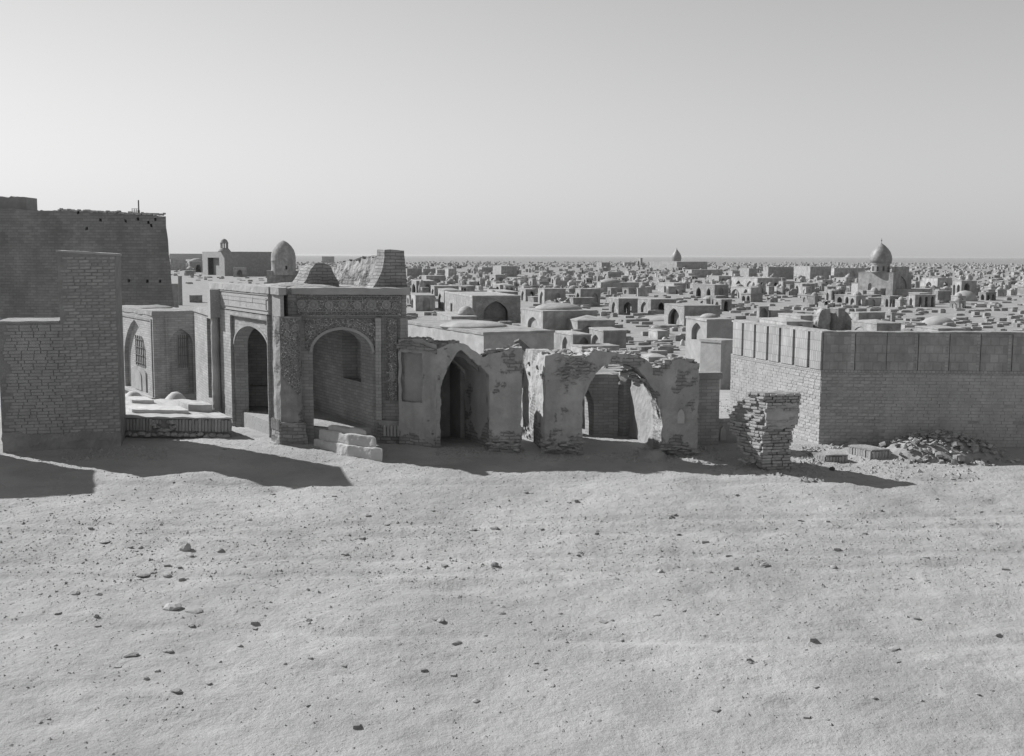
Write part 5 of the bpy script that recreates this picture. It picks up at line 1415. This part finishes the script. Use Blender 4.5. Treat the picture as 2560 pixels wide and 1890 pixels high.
while nfill < 295 and tries < 9000:
    tries += 1
    px = rf.uniform(-60, 2640); py = 662 + 108 * rf.random() ** 1.2
    if px < 1000 and py > 694: continue
    if 1560 < px < 1760 and py > 735 and rf.random() < .8: continue
    p = gp(px, py); wd = rf.uniform(1.6, 3.6) * (1.3 if py < 690 else 1.0)
    if not free(p, wd * .7): continue
    TOMBS.append((p, wd * .7))
    k, me = rf.choice(PROTO); h = rf.uniform(1.5, 2.7) * (1.15 if py < 690 else .95)
    o = put(me, 'small_tomb', None, (p.x, p.y, p.z - .05), (wd, wd * rf.uniform(.8, 1.4), h), rad(20 + rf.gauss(0, 8)))
    o.rotation_euler.x = rf.gauss(0, .02); o.rotation_euler.y = rf.gauss(0, .02)
    zr, zc_ = zone(px, py); tag(o, zr + ' ' + LAB[k] + ' ' + zc_, 'tomb', 'small tombs of the far cemetery'); nfill += 1

# the mass of farthest tombs that nobody could count
far = MB(); rf = random.Random(55)
PV_ = [([v.co.copy() for v in me.vertices], [tuple(p.vertices) for p in me.polygons]) for _, me in PROTO]
def far_copy(p, w, l, h, rz):
    vs, fs = rf.choice(PV_); ca, sa = math.cos(rz), math.sin(rz); i = len(far.v)
    far.v += [Vector((p.x + ca * v.x * w - sa * v.y * l, p.y + sa * v.x * w + ca * v.y * l, p.z + v.z * h)) for v in vs]
    far.f += [tuple(i + j for j in f) for f in fs]
for k in range(1900):
    px = rf.uniform(-80, 2640); py = 657 + 78 * rf.random() ** 1.35
    if px > 1500: py += (px - 1500) / 1000 * 4
    if px < 1000 and py > 680: continue
    p = gp(px, py); w = rf.uniform(1.2, 2.8)
    if not free(p, w * .6): continue
    far_copy(p, w, w * rf.uniform(.8, 1.5), rf.uniform(1.0, 2.4), rad(16 + rf.gauss(0, 10)))
for k in range(1500):
    px = rf.uniform(-80, 2640); py = 654.5 + 14 * rf.random()
    if px > 1500: py += (px - 1500) / 1000 * 4
    p = gp(px, py); w = rf.uniform(1.3, 4.0); h = rf.uniform(.6, 1.8) + (1.2 if rf.random() < .05 else 0)
    far.box((p.x, p.y, p.z + h / 2 - .3), w / 2, w * .45, h / 2, rad(20 + rf.gauss(0, 10)))
    if rf.random() < .2: far.lathe((p.x, p.y, p.z + h - .31), [(w * .35, 0), (w * .25, w * .3), (.02, w * .45)], 7)
o = far.build('far_tombs', 'tomb_plaster', None); o['kind'] = 'stuff'; o['label'] = 'mass of tiny far tombs reaching towards the horizon'; o['category'] = 'tombs'

# grave slabs
def slab_mesh(i):
    b = MB()
    if i == 0: b.box((0, 0, .5), .5, .5, .7)
    elif i == 1: b.box((0, 0, .2), .5, .5, .45); b.box((0, 0, .8), .4, .36, .2)
    elif i == 2: b.prism([(-.5, -.5), (.5, -.5), (.5, .5), (-.5, .5)], -.3, 1, [(-.42, -.3), (.42, -.3), (.42, .3), (-.42, .3)])
    elif i == 3: b.box((0, 0, .3), .5, .5, .5); b.box((-.42, 0, 1.2), .06, .4, .9)
    else: b.lathe((0, 0, 0), [(.5, -.2), (.5, .3), (.42, .65), (.26, .9), (.02, 1.0)], 12)
    me = b.mesh('grave'); roughen(me, .3, .03, 2.0); me.materials.append(MAT['tomb_plaster' if i % 2 else 'stone']); return me
SLABS = [slab_mesh(i) for i in range(5)]
SLAB_LAB = ['flat slab grave', 'two stepped slab grave', 'sloping sided slab grave', 'slab grave with a small headstone', 'round topped hump grave']
rf = random.Random(77); ns = 0; more = MB(); tries = 0; spots = []
while ns < 3000 and tries < 30000:
    tries += 1
    px = rf.uniform(-40, 2620); py = 676 + 270 * rf.random() ** 2.0
    if px < 470 and py > 690: continue
    if px < 1000 and py > 722: continue
    if px < 720 and 693 < py < 735 and py > 693 + (px - 455) * .12 and rf.random() < .75: continue
    p = gp(px, py)
    l = rf.uniform(1.1, 2.3)
    if not free(p, l * .45): continue
    if any((p.x - a) ** 2 + (p.y - b) ** 2 < 1.3 for a, b, _, _ in spots[-500:]): continue
    spots.append((p.x, p.y, px, py)); ns += 1
spots.sort(key=lambda q: q[1])
for n, (x, y, px, py) in enumerate(spots):
    z = gtop(x, y); i = rf.choice((0, 0, 0, 1, 1, 2, 2, 3, 4)); l = rf.uniform(1.1, 2.3); w = rf.uniform(.6, 1.1); h = rf.uniform(.22, .62); rz = rad(20 + rf.gauss(0, 14))
    if n < 295:
        o = put(SLABS[i], 'grave_slab', None, (x, y, z), (l, w, h), rz); zr, zc_ = zone(px, py, (780, 840)); tag(o, zr + (' long' if l > 1.7 else ' short') + (' thick ' if h > .42 else ' thin ') + SLAB_LAB[i] + ' ' + zc_, 'grave', 'low graves between the tombs')
    else:
        more.box((x, y, z + h * .4), l / 2, w / 2, h * .6, rz)
        if rf.random() < .3: more.box((x, y, z + h), l * .36, w * .34, h * .22, rz)
o = more.build('far_graves', 'tomb_plaster', None); o['kind'] = 'stuff'; o['label'] = 'countless low graves between the farther tombs'; o['category'] = 'graves'

# ------------------------------------------------------------------ stones on the open ground
NOTE = [(460, 1372, 38, 'rounded boulder', 1.0, 'rounded half buried boulder on the left of the open ground', 0), (552, 1377, 22, '', .8, 'angular stone right of the rounded boulder', 0), (263, 1357, 30, '', .3, 'flat brick like stone left of the rounded boulder', 0), (475, 1388, 20, '', .4, 'small flat stone under the rounded boulder', 0),
 (357, 1436, 34, '', .35, 'flat stone at the head of a cluster on the left ground', 0), (384, 1431, 16, '', .5, 'knobbly stone touching the head of the left cluster', 0), (345, 1449, 20, '', .4, 'lower left stone of the left cluster', 0), (378, 1447, 24, '', .35, 'lower middle stone of the left cluster', 0), (418, 1437, 22, '', .6, 'right hand stone of the left cluster', 0),
 (186, 1484, 28, '', .5, 'stone nearest the left edge in mid ground', 0), (247, 1488, 20, '', .5, 'stone next to the one nearest the left edge', 0), (434, 1522, 48, '', .6, 'largest jagged rock on the left foreground', 0), (486, 1530, 44, '', .25, 'low crumbled clod right of the largest jagged rock', 0), (240, 1546, 16, '', .8, 'small upright stone left of the largest jagged rock', 0),
 (328, 1642, 34, '', .4, 'brick shaped stone in the lower left foreground', 0), (421, 1630, 26, '', .5, 'double stone right of the brick shaped stone', 0), (443, 1733, 30, '', .35, 'flat stone near the bottom left', 0), (366, 1697, 14, '', 1.0, 'small lump between the brick shaped stone and the bottom left stone', 0), (772, 1553, 18, '', .6, 'small dark sided stone left of the ground centre', 0), (601, 1622, 16, '', .7, 'small pointed stone below the left ground centre', 0),
 (1103, 1554, 24, '', .6, 'stone with a long shadow near the ground centre', 0), (1142, 1606, 26, '', .6, 'round stone just below the ground centre', 0), (1236, 1414, 20, '', 1.0, 'triangular stone at the ground centre', 0), (862, 1383, 20, '', .6, 'small stone left of the triangular stone', 0), (708, 1402, 26, '', .3, 'thin flat stone between boulder and centre', 0), (1100, 1397, 22, '', .4, 'small flat stone left of the triangular one', 0),
 (1493, 1336, 13, '', .9, 'small nearly black stone right of centre', 1), (1698, 1335, 15, '', .6, 'second nearly black stone farther right', 1), (1652, 1428, 17, '', 1.2, 'upright brick piece in the right foreground', 0), (1726, 1422, 20, '', .6, 'stone just right of the upright brick piece', 0), (1771, 1431, 20, '', .4, 'flat stone second right of the upright brick piece', 0), (1840, 1421, 14, '', 1.0, 'pointed stone third right of the upright brick piece', 0), (1911, 1413, 20, '', .9, 'stocky stone at the right end of the row with the upright brick', 0),
 (2312, 1392, 20, '', .3, 'thin stone near the right edge of the ground', 0), (2236, 1614, 28, '', .4, 'pale flat stone in the lower right foreground', 0), (1555, 1650, 14, '', .6, 'small stone at lower centre right', 0), (1874, 1659, 16, '', .6, 'small stone right of lower centre', 0), (1384, 1591, 26, '', .25, 'pale thin flake at lower centre', 0), (1183, 1320, 20, '', .5, 'pale lump below the tip of the vault shadow', 0), (1236, 1316, 22, '', .5, 'second pale lump below the vault shadow tip', 0), (2080, 1173, 14, '', 1.0, 'small dark pyramid stone in the shadow of the eroded pillar', 1), (690, 1112, 12, '', .5, 'small clod before the carved corner pillar', 0), (445, 1105, 10, '', 1.0, 'round knob stone under the broken platform corner', 0), (566, 1123, 22, '', .3, 'flat clod in the sunlit patch before the portal', 0)]
for k, (px, py, w, _, hf, lab, dk) in enumerate(NOTE):
    p = gp(px, py); s = (p - EYE).dot(CF) / FPX * w
    z = gtop(p.x, p.y); me = STONES[k % len(STONES)]
    if dk:
        me = me.copy(); me.materials.clear(); me.materials.append(MAT['dark_stone'])
    o = put(me, 'stone', None, (p.x, p.y, z + s * hf * .12), (s, s * .75, s * hf * 1.1), (k * 1.7) % 1.0 - .5)
    tag(o, lab, 'stone', 'loose stones on the open ground')
rf = random.Random(303)
for k in range(150):
    px, py = rf.uniform(20, 2540), 1235 + 600 * rf.random() ** 1.6
    p = gp(px, py); s = rf.uniform(.04, .10) * (1.3 if rf.random() < .15 else 1); z = gtop(p.x, p.y); hs = rf.uniform(.3, .8)
    o = put(rf.choice(STONES) if rf.random() < .5 else rf.choice(BRICKS), 'small_stone', None, (p.x, p.y, z), (s * 1.2, s, s * hs), rf.uniform(0, 6))
    row = 'upper' if py < 1330 else 'middle' if py < 1500 else 'lower'
    colm = next(n for x, n in ((430, 'far left'), (850, 'left'), (1280, 'left of centre'), (1700, 'right of centre'), (2120, 'right'), (9999, 'far right')) if px < x)
    tag(o, ('bigger ' if s > .075 else 'smaller ') + ('flat' if hs < .5 else 'lumpy') + ' fist sized stone on the ' + row + ' open ground, ' + colm, 'stone', 'scattered fist sized stones')
# gravel and crumbs
def crumbs(name, label, n, spot, size, m='sand', seed=1):
    r = random.Random(seed); V, Fc_ = [], []
    base = [(1, 0, 0), (-.9, .1, 0), (.1, .8, 0), (0, -.85, 0), (.1, 0, .7)]
    for k in range(n):
        x, y = spot(r); z = gtop(x, y); s = r.uniform(*size) * (1 if r.random() < .85 else 1.8); a = r.uniform(0, 6.28); ca, sa = math.cos(a), math.sin(a); i = len(V); hz = r.uniform(.5, 1.2)
        for (bx, by, bz) in base:
            bx += r.uniform(-.25, .25); by += r.uniform(-.25, .25)
            V.append((x + s * (bx * ca - by * sa), y + s * (bx * sa + by * ca), z + s * (bz * hz - .12)))
        Fc_ += [(i, i + 2, i + 4), (i + 2, i + 1, i + 4), (i + 1, i + 3, i + 4), (i + 3, i, i + 4)]
    me = bpy.data.meshes.new(name); me.from_pydata(V, [], Fc_); me.update()
    o = obj(name, me, m); o['kind'] = 'stuff'; o['label'] = label; o['category'] = 'gravel'
def sp_open(r):
    d = 8.5 + 19 * r.random() ** .55; return r.uniform(-.5, .5) * d * 1.0, d
def sp_band(r):
    y = r.gauss(19.8, 1.6); return r.uniform(-10.5, 10.5), y
def sp_px(boxes):
    def f(r):
        a, b, c, d = r.choice(boxes); p = gp(r.uniform(a, c), r.uniform(b, d)); return p.x, p.y
    return f
crumbs('gravel', 'fine gravel strewn over the open sandy ground', 20000, sp_open, (.007, .021), seed=2)
crumbs('clods', 'band of crusted clods across the ground below the building shadows', 7000, sp_band, (.010, .028), seed=3)
crumbs('wall_debris', 'crumbled brick debris along the feet of the ruined walls', 3200, sp_px([(1300, 1132, 1800, 1160), (1780, 1120, 2010, 1190), (2000, 1120, 2060, 1200), (2000, 1140, 2450, 1200), (1560, 1120, 1800, 1150), (155, 1118, 420, 1150), (1090, 1120, 1310, 1140), (2050, 1105, 2300, 1122), (1770, 1000, 1830, 1110), (2190, 1110, 2440, 1150), (2190, 1110, 2440, 1150)]), (.02, .07), 'stone', seed=4)
for (px, py, w, lab) in ((1632, 1147, 44, 'low dark mound of crumbled brick at the right foot of the broken arch'), (1672, 1170, 40, 'flat dark crust of brick before the right pier')):
    p = gp(px, py); s = (p - EYE).dot(CF) / FPX
    m = MB(); h = .26 if w == 44 else .07; m.lathe((p.x, p.y, gtop(p.x, p.y) - .05), [(w * s, 0), (w * s * .75, h * .6), (w * s * .4, h), (.02, h * 1.1)], 16, 1, .6)
    tag(m.build('brick_mound', 'mud', None, rough=(.07, .04, 4.0), loc=(p.x, p.y, 0)), lab, 'mound')
m = MB(); p = EYE + ray(1287, 868) * (60 / ray(1287, 868).y); s = 60 / FPX
F = Plane(Vector((p.x, 60, 0)), Vector((p.x + 1, 60, 0)))
zz = [F.at(*q) for q in ((1285, 856), (1298, 850), (1330, 878), (1318, 884))]
m.poly([F.p(*q) for q in zz]); m.poly([F.p(*q) + Vector((0, 1.2, 0)) for q in reversed(zz)])
for k in range(4): m.poly([F.p(*zz[(k + 1) % 4]), F.p(*zz[k]), F.p(*zz[k]) + Vector((0, 1.2, 0)), F.p(*zz[(k + 1) % 4]) + Vector((0, 1.2, 0))])
zb_ = gz(0, 60)
for q in ((1300, 878), (1322, 882)):
    a = F.at(*q); m.prism([(p.x + a[0] - .08, 60.3), (p.x + a[0] + .08, 60.3), (p.x + a[0] + .08, 60.5), (p.x + a[0] - .08, 60.5)], zb_ - .2, a[1])
tag(m.build('timber_awning', 'wood', None, loc=(p.x, 60, zb_)), 'dark slanting timber awning in the gap right of the pointed vault', 'awning')

# ------------------------------------------------------------------ dusty air
hz = MB(); hz.prism([(-27000, -260), (27000, -260), (27000, 41000), (-27000, 41000)], -9.0, 9.5)
hm = bpy.data.materials.new('haze'); hm.use_nodes = True
hn = hm.node_tree; hn.nodes.clear()
ho = hn.nodes.new('ShaderNodeOutputMaterial'); hv = hn.nodes.new('ShaderNodeVolumePrincipled')
hv.inputs['Color'].default_value = (0.75, 0.75, 0.75, 1); hv.inputs['Density'].default_value = 0.00006; hv.inputs['Anisotropy'].default_value = 0.3
hn.links.new(hv.outputs[0], ho.inputs['Volume'])
o = hz.build('haze', hm, None); o['kind'] = 'stuff'; o['label'] = 'thin dusty air over the plain'; o['category'] = 'haze'
